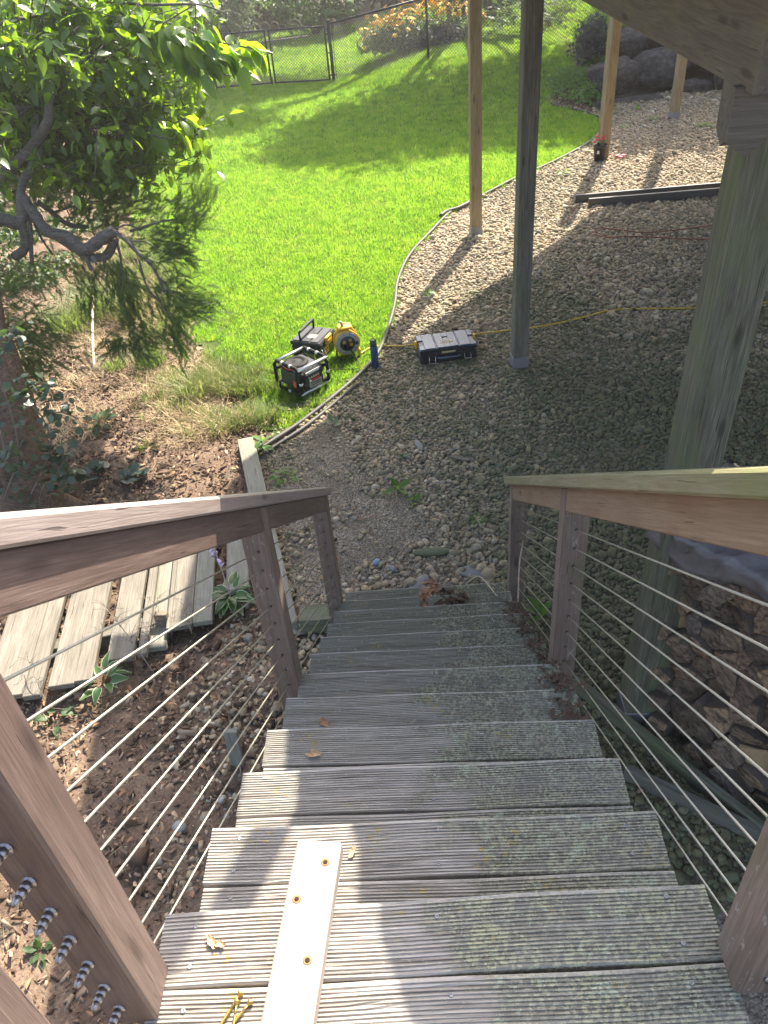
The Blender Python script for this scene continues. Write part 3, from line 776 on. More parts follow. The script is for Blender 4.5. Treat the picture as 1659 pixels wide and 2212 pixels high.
# ---------------------------------------------------------------- firewood
FO = Vector((1.715, 2.075, GZ)); FT = Vector((.60, -.80, 0)).normalized(); FN = Vector((.80, .60, 0)).normalized()
def voronoi(w, h, nx, ny):
    pts = []
    for j in range(ny):
        for i in range(nx + 1):
            if random.random() < .08: continue
            pts.append(((i + (.5 if j % 2 else 0) + random.uniform(-.5, .5)) * w / nx, (j + .5 + random.uniform(-.48, .48)) * h / ny))
    cells = []
    for a, p in enumerate(pts):
        poly = [(-.02, -.01), (w, -.01), (w, h), (-.02, h)]
        for b, q in enumerate(pts):
            if a == b: continue
            mx, my = (p[0] + q[0]) / 2, (p[1] + q[1]) / 2; nx_, ny_ = q[0] - p[0], q[1] - p[1]
            if math.hypot(nx_, ny_) > .7: continue
            out = []
            for i in range(len(poly)):
                s, e = poly[i], poly[(i + 1) % len(poly)]
                ds = (s[0] - mx) * nx_ + (s[1] - my) * ny_; de = (e[0] - mx) * nx_ + (e[1] - my) * ny_
                if ds <= 0: out.append(s)
                if (ds < 0 < de) or (de < 0 < ds):
                    t = ds / (ds - de); out.append((s[0] + t * (e[0] - s[0]), s[1] + t * (e[1] - s[1])))
            poly = out
            if not poly: break
        if len(poly) >= 3: cells.append((p, poly))
    return cells
random.seed(11)
GL = 'split logs in the firewood stack'
BASE = 'split firewood log in the stack beside the mossy deck post'
special = {}; LOGS = []
for (c, poly) in voronoi(2.0, 1.40, 16, 12):
    poly = [(c[0] + (x - c[0]) * random.uniform(.955, 1.0) , c[1] + (y - c[1]) * random.uniform(.955, 1.0)) for x, y in poly]
    ar = abs(sum(poly[i][0] * poly[(i + 1) % len(poly)][1] - poly[(i + 1) % len(poly)][0] * poly[i][1] for i in range(len(poly)))) / 2
    if ar < .002: continue
    d0 = random.uniform(-.07, .06); dep = random.uniform(.36, .42)
    root_p = FO + FT * c[0] + Vector((0, 0, c[1]))
    V = []; F = []; n = len(poly); mi = []
    sk = (random.uniform(-.35, .35), random.uniform(-.35, .35))
    # resample the outline so that it is a little irregular
    ring = []
    for i in range(n):
        a, b = poly[i], poly[(i + 1) % n]
        ring.append(a)
        ln = math.hypot(b[0] - a[0], b[1] - a[1])
        if ln > .05: ring.append(((a[0] + b[0]) / 2 + random.uniform(-.007, .007), (a[1] + b[1]) / 2 + random.uniform(-.007, .007)))
    n = len(ring)
    for (sc, dz) in ((.95, -.004), (1, .004), (1, dep)):
        for (x, y) in ring:
            s, h = (x - c[0]) * sc, (y - c[1]) * sc
            V.append(FT * s + Vector((0, 0, h)) + FN * (d0 + dz + (s * sk[0] + h * sk[1] + random.uniform(-.004, .004) if dz < .1 else 0)))
    ce = len(V); V.append(FN * (d0 - .008 + random.uniform(-.006, .006)))
    for i in range(n): F.append((ce, (i + 1) % n, i)); mi.append(0)
    for L in range(2):
        for i in range(n):
            F.append((L * n + i, L * n + (i + 1) % n, (L + 1) * n + (i + 1) % n, (L + 1) * n + i)); mi.append(1 if L else 0)
    mb = MB(); mb.v = [tuple(v) for v in V]; mb.f = [list(f) for f in F]; mb.mi = mi; mb.sm = [False] * len(F)
    key = None
    if abs(c[0] - .22) < .12 and c[1] > .85 and 'a' not in special: key = 'a'; lab = 'pale yellow split log at the top left of the firewood stack, under the tarp'
    elif abs(c[0] - .62) < .1 and abs(c[1] - .4) < .1 and 'b' not in special: key = 'b'; lab = 'thin pale split log low in the middle of the firewood stack'
    if key: special[key] = 1
    o = mb.build('split_log', [P['logpale'] if key else P['logend'], P['logbark']], None); o.location = root_p
    tag(o, lab if key else None, 'log', GL)
    if not key: LOGS.append((c, o))
ORD = ['first', 'second', 'third', 'fourth', 'fifth', 'sixth', 'seventh', 'eighth', 'ninth', 'tenth', 'eleventh', 'twelfth', 'thirteenth', 'fourteenth', 'fifteenth', 'sixteenth', 'seventeenth', 'eighteenth']
LOGS.sort(key=lambda t: -t[0][1]); NR = math.ceil(len(LOGS) / 14)
for rr in range(NR):      # each log told by its row under the tarp and its place counted from the deck post
    for i, (c, o) in enumerate(sorted(LOGS[rr * 14:(rr + 1) * 14], key=lambda t: t[0][0])):
        o['label'] = f'{ORD[i]} split log from the mossy post in the {ORD[rr]} row below the tarp'
def tarp():
    nu, nv = 60, 26; V = []
    for i in range(nu):
        s = -.10 + 2.2 * i / (nu - 1)
        hang = .10 + .05 * math.sin(s * 5.0 + 1) + .03 * math.sin(s * 13)
        for j in range(nv):
            t = j / (nv - 1)
            w = (.55 + hang) * t - hang
            wr = .010 * math.sin(s * 17 + t * 9) + .008 * math.sin(s * 37 - t * 19) + .009 * math.sin(s * 71 + t * 33) + .007 * math.sin(s * 113 - t * 47 + 3 * math.sin(s * 9)) + .02 * (float(vnoise(s * 6, t * 5, 1.0, 5)) - .5)
            if w < 0: p = FO + FT * s + FN * (-.065 - .3 * abs(wr) - .10 * max(0, -w) + wr * .8) + Vector((0, 0, 1.43 + w))
            else:
                p = FO + FT * s + FN * (-.06 + w) + Vector((0, 0, 1.43 + .05 * math.sin(min(1, w * 3) * 1.57) + wr * .8))
            V.append(p)
    F = [(i * nv + j, (i + 1) * nv + j, (i + 1) * nv + j + 1, i * nv + j + 1) for i in range(nu - 1) for j in range(nv - 1)]
    o = link_mesh('tarp', np_mesh('tarp', [tuple(v) for v in V], F, P['tarp'], smooth=True))
    m = o.modifiers.new('thickness', 'SOLIDIFY'); m.thickness = .003
    tag(o, 'crumpled gray brown plastic tarp draped over the firewood stack', 'tarp')
tarp()

# ---------------------------------------------------------------- tool box on the gravel
def text(name, body, size, mat, parent, loc, rot, depth=.0006):
    cu = bpy.data.curves.new(name, 'FONT'); cu.body = body; cu.size = size; cu.extrude = depth; cu.align_x = 'CENTER'; cu.align_y = 'CENTER'
    tmp = bpy.data.objects.new(name, cu); COL.objects.link(tmp); bpy.context.view_layer.update()
    me = bpy.data.meshes.new_from_object(tmp.evaluated_get(bpy.context.evaluated_depsgraph_get())); bpy.data.objects.remove(tmp); me.materials.clear()
    o = link_mesh(name, me, parent, mat); o.location = loc; o.rotation_euler = rot; return o
def latch_wire(w, h, r=.0035): return [(-w / 2, 0, 0), (-w / 2, 0, -h), (w / 2, 0, -h), (w / 2, 0, 0)]
def toolbox():
    w, d, h = .565, .33, .165
    fx = Vector((.55, .07, 0)).normalized(); fy = Vector((-fx.y, fx.x, 0))
    c = Vector((.605, 6.36, GZ)) + fx * w / 2 + fy * d / 2
    t = thing('tool_box', 'black tool box with two yellow side latches, flat on the gravel', 'tool box', (c.x, c.y, GZ + .012), math.atan2(fx.y, fx.x))
    MB().box((0, 0, h * .33), (w, d, h * .62), .016).box((0, 0, h * .60), (w + .012, d + .012, .012), .004).build('body', P['black'], t, world=False)
    MB().box((0, 0, h * .78), (w + .004, d + .004, h * .32), .014).build('lid', P['black'], t, world=False)
    z = h * .95
    for (cx, ww) in ((-.198, .165), (0, .215), (.198, .165)):
        dd = d - .02 if cx == 0 else d - .008
        m = MB()
        if cx == 0:      # middle panel with the square recess
            m.box((-.066, 0, z), (.081, dd, .020), .005).box((.066, 0, z), (.081, dd, .020), .005).box((0, dd * .36, z), (.060, dd * .28, .020), .003).box((0, -dd * .22, z), (.060, dd * .56, .020), .003)
        else:
            sg = -1 if cx < 0 else 1
            m.box((cx - sg * .025, 0, z), (ww - .05, dd, .022), .006)
            m.box((cx + sg * .055, dd * .30, z), (.055, dd * .40, .022), .006).box((cx + sg * .055, -dd * .37, z - .004), (.055, dd * .26, .022), .006)
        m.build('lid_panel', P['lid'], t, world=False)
    MB().box((0, .035, z), (.045, .03, .014), .003).build('release_tab', P['label'], t, world=False)
    lb = MB().box((0, -.055, z + .0106), (.135, .045, .0012)).build('label', P['label'], t, world=False)
    text('lettering', 'DEWALT', .034, P['ink'], lb, (0, -.060, z + .0118), (0, 0, math.pi))
    text('lettering', 'TOUGHSYSTEM', .012, P['ink'], lb, (0, -.040, z + .0118), (0, 0, math.pi))
    MB().box((0, -d / 2 - .004, h * .70), (.14, .012, .020), .004).build('front_clip', P['label'], t, world=False)
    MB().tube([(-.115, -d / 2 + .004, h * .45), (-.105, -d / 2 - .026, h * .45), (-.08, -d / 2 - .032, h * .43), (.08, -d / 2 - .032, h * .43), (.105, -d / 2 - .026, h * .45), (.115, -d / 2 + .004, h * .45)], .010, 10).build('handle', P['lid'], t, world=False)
    for sx, tilt, hh in ((-.165, 0, .072), (.185, .9, .055)):
        M = Matrix.Translation((sx, -d / 2 - .012, h * .50)) @ Matrix.Rotation(-tilt, 4, 'X')
        lt = MB().box((sx, -d / 2 - .006, h * .52), (.085, .012, .085), .004).build('latch_plate', P['black'], t, world=False)
        MB().tube([M @ Vector(p) for p in latch_wire(.062, hh)], .0032, 8).build('latch_wire', P['alu'], lt, world=False)
    for sg in (-1, 1): MB().box((sg * (w / 2 + .010), .045, h * .72), (.026, .075, .060), .006).box((sg * (w / 2 + .012), .045, h * .9), (.020, .05, .03), .005).build('side_latch', P['yellow'], t, world=False)
toolbox()

# ---------------------------------------------------------------- second tool box, standing on the lawn
def toolbox2():
    fx = Vector((.38, .93, 0)).normalized(); fy = Vector((-fx.y, fx.x, 0))   # fx runs along the face with the yellow latch
    w, d, h = .36, .33, .20
    c0 = Vector((-.40, 6.58, GZ)); c = c0 + fx * w / 2 + fy * d / 2
    t = thing('tool_box', 'black tool box with a yellow front latch and a long top handle on the lawn', 'tool box', (c.x, c.y, GZ + .012), math.atan2(fx.y, fx.x))
    MB().box((0, 0, h * .38), (w, d, h * .74), .018).build('body', P['black'], t, world=False)
    MB().box((0, 0, h * .87), (w + .014, d + .014, h * .22), .014).build('lid', P['black'], t, world=False)
    for cy in (-.10, 0, .10): MB().box((0, cy, h * .985), (w - .03, .090, .016), .005).build('lid_panel', P['black'], t, world=False)
    z = h * 1.0
    MB().tube([(-w / 2 + .03, .06, z - .01), (-w / 2 + .02, .06, z + .085), (w / 2 - .02, .06, z + .085), (w / 2 - .03, .06, z - .01)], .012, 8).box((0, .06, z + .087), (w - .07, .030, .026), .006).build('top_handle', P['black'], t, world=False)
    lb = MB().box((-.05, -.03, z + .006), (.075, .09, .002)).build('label', P['label'], t, world=False)
    MB().box((0, -d / 2 - .014, h * .86), (.125, .028, .075), .006).box((0, -d / 2 - .022, h * .76), (.10, .02, .05), .005).build('front_latch', P['yellow'], t, world=False)
    fl = MB().box((-.05, -d / 2 - .0035, h * .36), (.105, .005, .075), .001).build('front_label', P['yellow'], t, world=False)
    text('lettering', 'DEWALT', .028, P['ink'], fl, (-.05, -d / 2 - .0066, h * .42), (math.pi / 2, 0, 0))
    text('lettering', 'TOUGHSYSTEM', .0115, P['ink'], fl, (-.05, -d / 2 - .0066, h * .28), (math.pi / 2, 0, 0))
    for sx in (.13, -.145):
        lt = MB().box((sx, -d / 2 - .006, h * .62), (.05, .014, .10), .004).build('latch_plate', P['black'], t, world=False)
        M = Matrix.Translation((sx, -d / 2 - .016, h * .62)) @ Matrix.Rotation(-.35, 4, 'X')
        MB().tube([M @ Vector(p) for p in latch_wire(.048, .085)], .003, 8).build('latch_wire', P['alu'], lt, world=False)
toolbox2()

# ---------------------------------------------------------------- jobsite radio in a roll cage
def radio():
    c0 = Vector((-0.520, 5.859, -2.250)); fx = Vector((.70, .71, 0)).normalized(); fy = Vector((-fx.y, fx.x, 0))
    w, d, h = .325, .375, .30
    c = c0 + fx * w / 2 + fy * d / 2
    t = thing('jobsite_radio', 'black jobsite radio inside a roll cage with silver bars on the lawn edge', 'radio', (c.x, c.y, GZ + .015), math.atan2(fx.y, fx.x))
    b = .022
    MB().box((0, 0, h * .47), (w - .045, d - .07, h * .78), .03).build('body', P['black'], t, world=False)
    # control panel on the -y side
    yb = -d / 2 + .031
    pn = MB().box((.01, yb - .004, h * .50), (w - .10, .012, h * .58), .006).build('control_panel', P['black'], t, world=False)
    MB().box((.01, yb - .012, h * .60), (w - .13, .006, .055), .002).build('display', P['ink'], pn, world=False)
    MB().box((.01, yb - .012, h * .71), (w - .13, .006, .034), .002).build('tuner_strip', P['white'], pn, world=False)
    for sx in (-.085, .105): MB().lathe([(.028, 0), (.028, .010), (.020, .016)], 18, Matrix.Translation((sx, yb - .012, h * .66)) @ Matrix.Rotation(R(90), 4, 'X')).lathe([(.017, .010), (.014, .026)], 14, Matrix.Translation((sx, yb - .012, h * .66)) @ Matrix.Rotation(R(90), 4, 'X')).build('knob', P['black'], pn, world=False)
    for k in range(5): MB().box((-.05 + k * .028, yb - .014, h * .54), (.020, .008, .020), .003).build('button', P['alu'], pn, world=False)
    bd = MB().box((.03, yb - .012, h * .43), (.10, .005, .030), .001).build('badge', P['red'], pn, world=False)
    MB().lathe([(.013, 0), (.013, .004)], 14, Matrix.Translation((-.04, yb - .011, h * .43)) @ Matrix.Rotation(R(90), 4, 'X')).build('badge_disc', P['white'], pn, world=False)
    MB().box((.02, yb - .012, h * .29), (.155, .006, .062), .002).build('plate', P['grayp'], pn, world=False)
    for k in range(2): MB().box((.02, yb - .016, h * .26 + k * .022), (.12, .004, .008)).build('plate_line', P['ink'], pn, world=False)
    # door with tag on the -x side
    xb = -w / 2 + .019
    MB().box((xb - .004, .02, h * .47), (.014, d - .15, h * .50), .012).build('battery_door', plain('olive_gray_door', (.045, .05, .038), .5), t, world=False)
    MB().box((xb - .012, -.07, h * .36), (.006, .040, .070), .003).build('tag', P['orange'], t, world=False)
    # speaker dome on top
    sp = MB().lathe([(.118, 0), (.122, .02), (.110, .034), (.080, .040), (.075, .028), (.04, .036), (.004, .045)], 26, Matrix.Translation((-.03, .03, h * .79))).build('speaker', P['rubber'], t, world=False)
    MB().lathe([(.126, 0), (.126, .010)], 26, Matrix.Translation((-.03, .03, h * .79))).build('speaker_ring', P['orange'], t, world=False)
    # two rubber end loops (perpendicular to x)
    for sg in (-1, 1):
        x = sg * (w / 2 + .006); Y, Z0, Z1 = d / 2, .018, h
        q = [(x, -Y + .04, Z0), (x, -Y, Z0 + .05), (x, -Y, Z1 - .05), (x, -Y + .045, Z1), (x, Y - .045, Z1), (x, Y, Z1 - .05), (x, Y, Z0 + .05), (x, Y - .04, Z0)]
        m = MB().tube(q, .0175, 8, closed=True)
        lp = m.build('cage_loop', P['rubber'], t, world=False)
        for (yy, zz, ln, ax) in ((-Y, h * .5, .03, 'z'), (-.06, Z1, .028, 'y'), (.06, Z1, .028, 'y'), (0, Z0, .04, 'y')):
            e = (0, 0, ln / 2) if ax == 'z' else (0, ln / 2, 0)
            MB().tube([Vector((x, yy, zz)) - Vector(e), Vector((x, yy, zz)) + Vector(e)], .0186, 10).build('sleeve', P['alu'], lp, world=False)
    for (y, z) in ((-d / 2 + .012, h - .012), (d / 2 - .045, h - .004), (-d / 2 + .012, .035), (d / 2 - .02, .035)):
        MB().tube([(-w / 2 - .012, y, z), (w / 2 + .012, y, z)], .0145, 12).build('cage_bar', P['alu'], t, world=False)
    for sg in (-1, 1):
        for z in (h * .72, h * .22):
            for yy in (-d / 2 + .025, d / 2 - .025): MB().box((sg * (w / 2 - .025), yy, z), (.07, .03, .035), .008).build('cage_joint', P['rubber'], t, world=False)
radio()

# ---------------------------------------------------------------- cord reel
def reel():
    p = Vector((-0.130, 6.620, -2.250)) + Vector((.0, .06, 0))
    t = thing('cord_reel', 'yellow extension cord reel with three outlets standing on the lawn edge', 'cord reel', (p.x, p.y, GZ + .005), R(14))
    zc = .165; M = lambda y: Matrix.Translation((0, y, zc)) @ Matrix.Rotation(R(90), 4, 'X') @ Matrix.Rotation(R(0), 4, 'Z')
    MB().lathe([(.128, 0), (.132, .006), (.132, .012), (.124, .018)], 36, M(.075)).build('rear_flange', P['yellow'], t, world=False)
    MB().lathe([(.128, 0), (.134, .006), (.134, .014), (.122, .022)], 36, M(-.025)).build('front_flange', P['yellow'], t, world=False)
    MB().lathe([(.108, 0), (.112, .03), (.106, .05), (.112, .07), (.108, .098)], 30, M(.075)).build('wound_cord', P['cord'], t, world=False)
    fr = MB().lathe([(.120, 0), (.116, .006), (.080, .008)], 36, M(-.047)).build('face_ring', P['grayp'], t, world=False)
    for k in range(10):
        a = k * math.tau / 10; MB().box((0, 0, 0), (.016, .003, .005), 0, Matrix.Translation((.100 * math.cos(a), -.0555, zc + .100 * math.sin(a))) @ Matrix.Rotation(-a, 4, 'Y')).build('ring_slot', P['ink'], fr, world=False)
    hp = MB().lathe([(.080, 0), (.078, .004)], 30, M(-.0545)).build('outlet_plate', P['black'], t, world=False)
    for (x, z) in ((-.034, .020), (.030, .034), (.036, -.012)):
        o = MB().box((x, -.0605, zc + z), (.030, .006, .030), .004).build('outlet', P['yellow'], t, world=False)
        MB().box((x - .006, -.0642, zc + z + .003), (.0035, .002, .009)).box((x + .006, -.0642, zc + z + .003), (.0035, .002, .009)).lathe([(.003, 0), (.003, .002)], 8, Matrix.Translation((x, -.0632, zc + z - .008)) @ Matrix.Rotation(R(90), 4, 'X')).build('slot', P['ink'], o, world=False)
    MB().box((-.024, -.064, zc - .022), (.026, .016, .022), .003).build('plug', P['rubber'], t, world=False)
    MB().tube([(-.095, .09, zc + .04), (-.05, .09, zc + .15), (0, .07, zc + .165), (.05, .09, zc + .15), (.095, .09, zc + .04)], .012, 8).box((0, .03, zc + .148), (.14, .12, .028), .008).build('handle_bridge', P['yellow'], t, world=False)
    MB().tube([(-.02, .02, zc + .155), (-.035, .02, zc + .215)], [.017, .013], 10).build('handle_grip', P['grayp'], t, world=False)
    MB().tube([(-.10, .11, .012), (-.115, -.02, .012), (-.09, -.09, .012), (.09, -.09, .012), (.115, -.02, .012), (.10, .11, .012)], .010, 8).tube([(-.112, .03, .012), (-.09, .085, zc)], .009, 8).tube([(.112, .03, .012), (.09, .085, zc)], .009, 8).build('stand', P['rubber'], t, world=False)
    MB().box((.108, -.05, .05), (.03, .04, .08), .008).build('cord_guide', P['yellow'], t, world=False)
    MB().lathe([(.017, 0), (.014, .03)], 12, Matrix.Translation((.095, -.046, zc - .005)) @ Matrix.Rotation(R(90), 4, 'X')).build('crank_knob', P['black'], t, world=False)
reel()

def bottle():
    p = Vector((0.153, 6.385, -2.250))
    t = thing('water_bottle', 'dark blue metal water bottle standing on the pebbles by the edging', 'bottle', (p.x, p.y + .03, GZ + .005))
    MB().lathe([(.030, 0), (.037, .003), (.037, .205), (.034, .222), (.029, .232)], 24).build('body', P['blue'], t, world=False)
    cp = MB().lathe([(.031, .230), (.032, .236), (.032, .262), (.024, .270), (.020, .285), (.016, .287)], 20).build('cap', P['black'], t, world=False)
    MB().lathe([(.017, .282), (.016, .292), (.010, .295)], 16).build('spout_lid', P['grayp'], cp, world=False)
    MB().tube([(-.026, 0, .262), (-.026, 0, .292), (-.012, .0, .304), (.012, 0, .304), (.026, 0, .292), (.026, 0, .262)], .0042, 8).build('carry_loop', P['rubber'], cp, world=False)
bottle()

# ---------------------------------------------------------------- cords, edging, strings
def run(name, label, cat, pts, r, mat, n=8, h=None):
    q = smooth_path([(p[0], p[1], ter(p[0], p[1]) + r + (.008 if h is None else h) if len(p) < 3 else p[2]) for p in pts], 6)
    return tag(MB().tube(q, r, n).build(name, mat), label, cat)
run('extension_cord', 'yellow extension cord running right from the reel across the gravel', 'cord',
    [(-.02, 6.66), (.10, 6.80), (.19, 6.83), (.40, 6.79), (.60, 6.80, GZ + .03), (.9, 6.90, GZ + .02), (1.21, 6.93, GZ + .03), (1.57, 6.98), (1.94, 7.03), (2.35, 7.16), (2.61, 7.27), (2.91, 7.28), (3.47, 7.20), (3.9, 7.16), (4.29, 7.22), (5.2, 7.30)], .0085, P['cord'], 8, .014)
run('power_cable', 'black power cable looping from the radio to the cord reel', 'cable',
    [(-.40, 6.20), (-.36, 6.30), (-.24, 6.38), (-.12, 6.36), (-.02, 6.36), (.00, 6.42, GZ + .03), (-.05, 6.55, GZ + .07), (-.12, 6.64, GZ + .13)], .006, P['rubber'], 8, .02)
run('lawn_edging', 'black plastic lawn edging curving between the lawn and the gravel', 'edging', EDGE, .021, P['hose'], 10, .006)
run('lawn_edging', 'second short length of black edging lying beside the first near the border timber', 'edging', [(-.80, 4.93), (-.70, 5.07), (-.46, 5.36), (-.24, 5.70), (-.02, 6.06)], .019, P['hose'], 10, .0)
run('lawn_edging', 'black edging round the mulch bed in front of the boulders', 'edging', [(4.18, 15.4), (4.0, 15.78), (3.6, 16.15), (3.45, 16.42), (3.5, 16.75), (3.9, 17.3), (4.6, 17.95)], .02, P['hose'], 8, .006)
run('lawn_edging', 'loose dark scrap of edging on the lawn side, left of the first tall post', 'edging', [(1.02, 10.62), (1.12, 10.78), (1.3, 10.9), (1.55, 11.2)], .026, P['hose'], 8, .02)
run('red_cord', 'faded red cord lying in a loop on the shaded gravel', 'cord', [(4.6, 9.55), (4.19, 9.49), (3.6, 9.44), (3.25, 9.62), (3.02, 9.72), (2.95, 9.58), (3.02, 9.40), (3.3, 9.36), (3.55, 9.30), (3.96, 9.14), (4.5, 9.02)], .008, P['redcord'], 6, .02)
run('wire_loop', 'thin pale wire bent upright in the gravel beside the second tall post', 'wire', [(2.02, 8.28, GZ), (1.98, 8.26, GZ + .12), (2.06, 8.27, GZ + .04), (2.12, 8.25, GZ + .02), (2.2, 8.25, GZ + .12), (2.18, 8.26, GZ)], .004, P['stick'], 5)
run('bamboo_stake', 'straight pale stake leaning over the dry grass', 'stake', [(-2.80, 6.72, GZ + .03), (-2.9, 7.2, GZ + .22), (-3.0, 7.75, GZ + .40)], .013, P['bamboo'], 7)
# plant pot by the third post
def pot():
    p = Vector((3.685, 12.788, -2.253))
    t = thing('plant_pot', 'black nursery pot with pink red flowers beside the yellow post', 'plant pot', (p.x - .02, p.y, GZ))
    MB().lathe([(.085, 0), (.105, .21), (.112, .21), (.112, .24), (.100, .24), (.096, .20)], 20).build('pot', P['black'], t, world=False)
    MB().box((-.05, -.098, .15), (.035, .004, .05)).build('label', P['white'], t, world=False)
    V, F = leaf_shape(.035, .016, .1, .01, 2); n = 30
    pos = np.stack([rng.normal(0, .06, n), rng.normal(0, .06, n), .23 + rng.random(n) * .10], 1)
    v, f = spread(V, F, pos, np.stack([rng.normal(0, .5, n), rng.normal(0, .6, n), rng.random(n) * 6.28], 1), rng.uniform(.7, 1.2, n))
    link_mesh('foliage', np_mesh('foliage', v, f, P['leafmid']), t)
    bl = MB().lathe([(.004, 0), (.026, .012), (.030, .02), (.012, .024)], 9).mesh('blossom'); bl.materials.append(P['pink'])
    for q in ((-.07, -.03, .31), (-.02, -.06, .33), (.03, -.02, .36), (-.05, .05, .34), (.06, .03, .32), (-.10, .0, .27)):
        b = link_mesh('blossom', bl, t); b.location = q; b.rotation_euler = (random.uniform(-.6, .6), random.uniform(-.6, .6), 0)
    for q, w_ in (((.30, -.06), 'nearest to the camera'), ((.36, .02), 'farthest right'), ((.26, .02), 'closest to the post')):
        b = link_mesh('fallen_blossom', bl); b.location = (p.x + q[0], p.y + q[1], GZ + .03); b.scale = (1.4, 1.4, 1.2)
        tag(b, 'fallen pink red blossom on the pebbles by the yellow post, ' + w_, 'flower', 'fallen blossoms')
pot()

# ---------------------------------------------------------------- plants
LV, LF = leaf_shape(1.0, .52, .14, .18, 4)
LV2, LF2 = leaf_shape(1.0, .50, .12, .15, 2)
def leaves_np(pos, size, mat_name, name, parent, tilt=.7, shape=(LV2, LF2), yaw=None, mats=None, pitch=0.3):
    n = len(pos)
    e = np.stack([rng.normal(0, tilt, n), rng.normal(pitch, tilt, n), rng.random(n) * 6.283 if yaw is None else yaw + rng.normal(0, .7, n)], 1)
    v, f = spread(shape[0], shape[1], np.asarray(pos), e, rng.uniform(size * .65, size * 1.25, n))
    return link_mesh(name, np_mesh(name, v, f, mats or P[mat_name]), parent)
def blob(n, c, r, hollow=.35, lump=.25, seed=0):
    """points through an uneven crown volume, thicker towards its outside"""
    d = rng.normal(size=(n, 3)); d /= np.linalg.norm(d, axis=1)[:, None]
    rad = (hollow + (1 - hollow) * rng.random(n)) ** .7
    k = vnoise(np.arctan2(d[:, 1], d[:, 0]) * 1.3 + 5, d[:, 2] * 2.2 + 5, 1.0, seed)
    k2 = vnoise(np.arctan2(d[:, 1], d[:, 0]) * 3.1 + 9, d[:, 2] * 4.5 + 7, 1.0, seed + 3)
    rad = rad * (1 - lump + 2 * lump * (.6 * k + .4 * k2))
    return np.asarray(c) + d * rad[:, None] * np.asarray(r)
def limb(root, name, pts, r0, r1, mat, n=9, wob=.0):
    q = smooth_path(pts, 5); N = len(q)
    rs = [(r0 + (r1 - r0) * (i / (N - 1))) * (1 + wob * (random.random() - .5)) for i in range(N)]
    return MB().tube(q, rs, n).build(name, mat, root)

# --- juniper at the left
jun = thing('juniper_tree', 'gnarled old juniper with twisted gray limbs and drooping dark sprays', 'tree', (-2.657, 4.419, -2.253))
tk = limb(jun, 'trunk', [(-2.580, 4.258, -2.252), (-2.571, 4.378, -1.969), (-2.632, 4.573, -1.609), (-2.679, 4.779, -1.184), (-2.769, 5.068, -0.697), (-2.748, 5.392, -0.314)], .27, .13, W['redbark'], 16, .16)
for k in range(5):      # flutes and roots of the trunk
    a = -.6 + k * .42
    b = Vector((-2.657, 4.419, -2.253))
    MB().tube(smooth_path([b + Vector((math.cos(a - 1.2) * .42, math.sin(a - 1.2) * .42, -.02)), b + Vector((math.cos(a - 1.2) * .22, math.sin(a - 1.2) * .22, .16)), b + Vector((math.cos(a - 1.2) * .17 - .05, math.sin(a - 1.2) * .17, .6))], 5), [.07] * 5 + [.05] * 5 + [.03], 8).build('root', W['redbark'], jun)
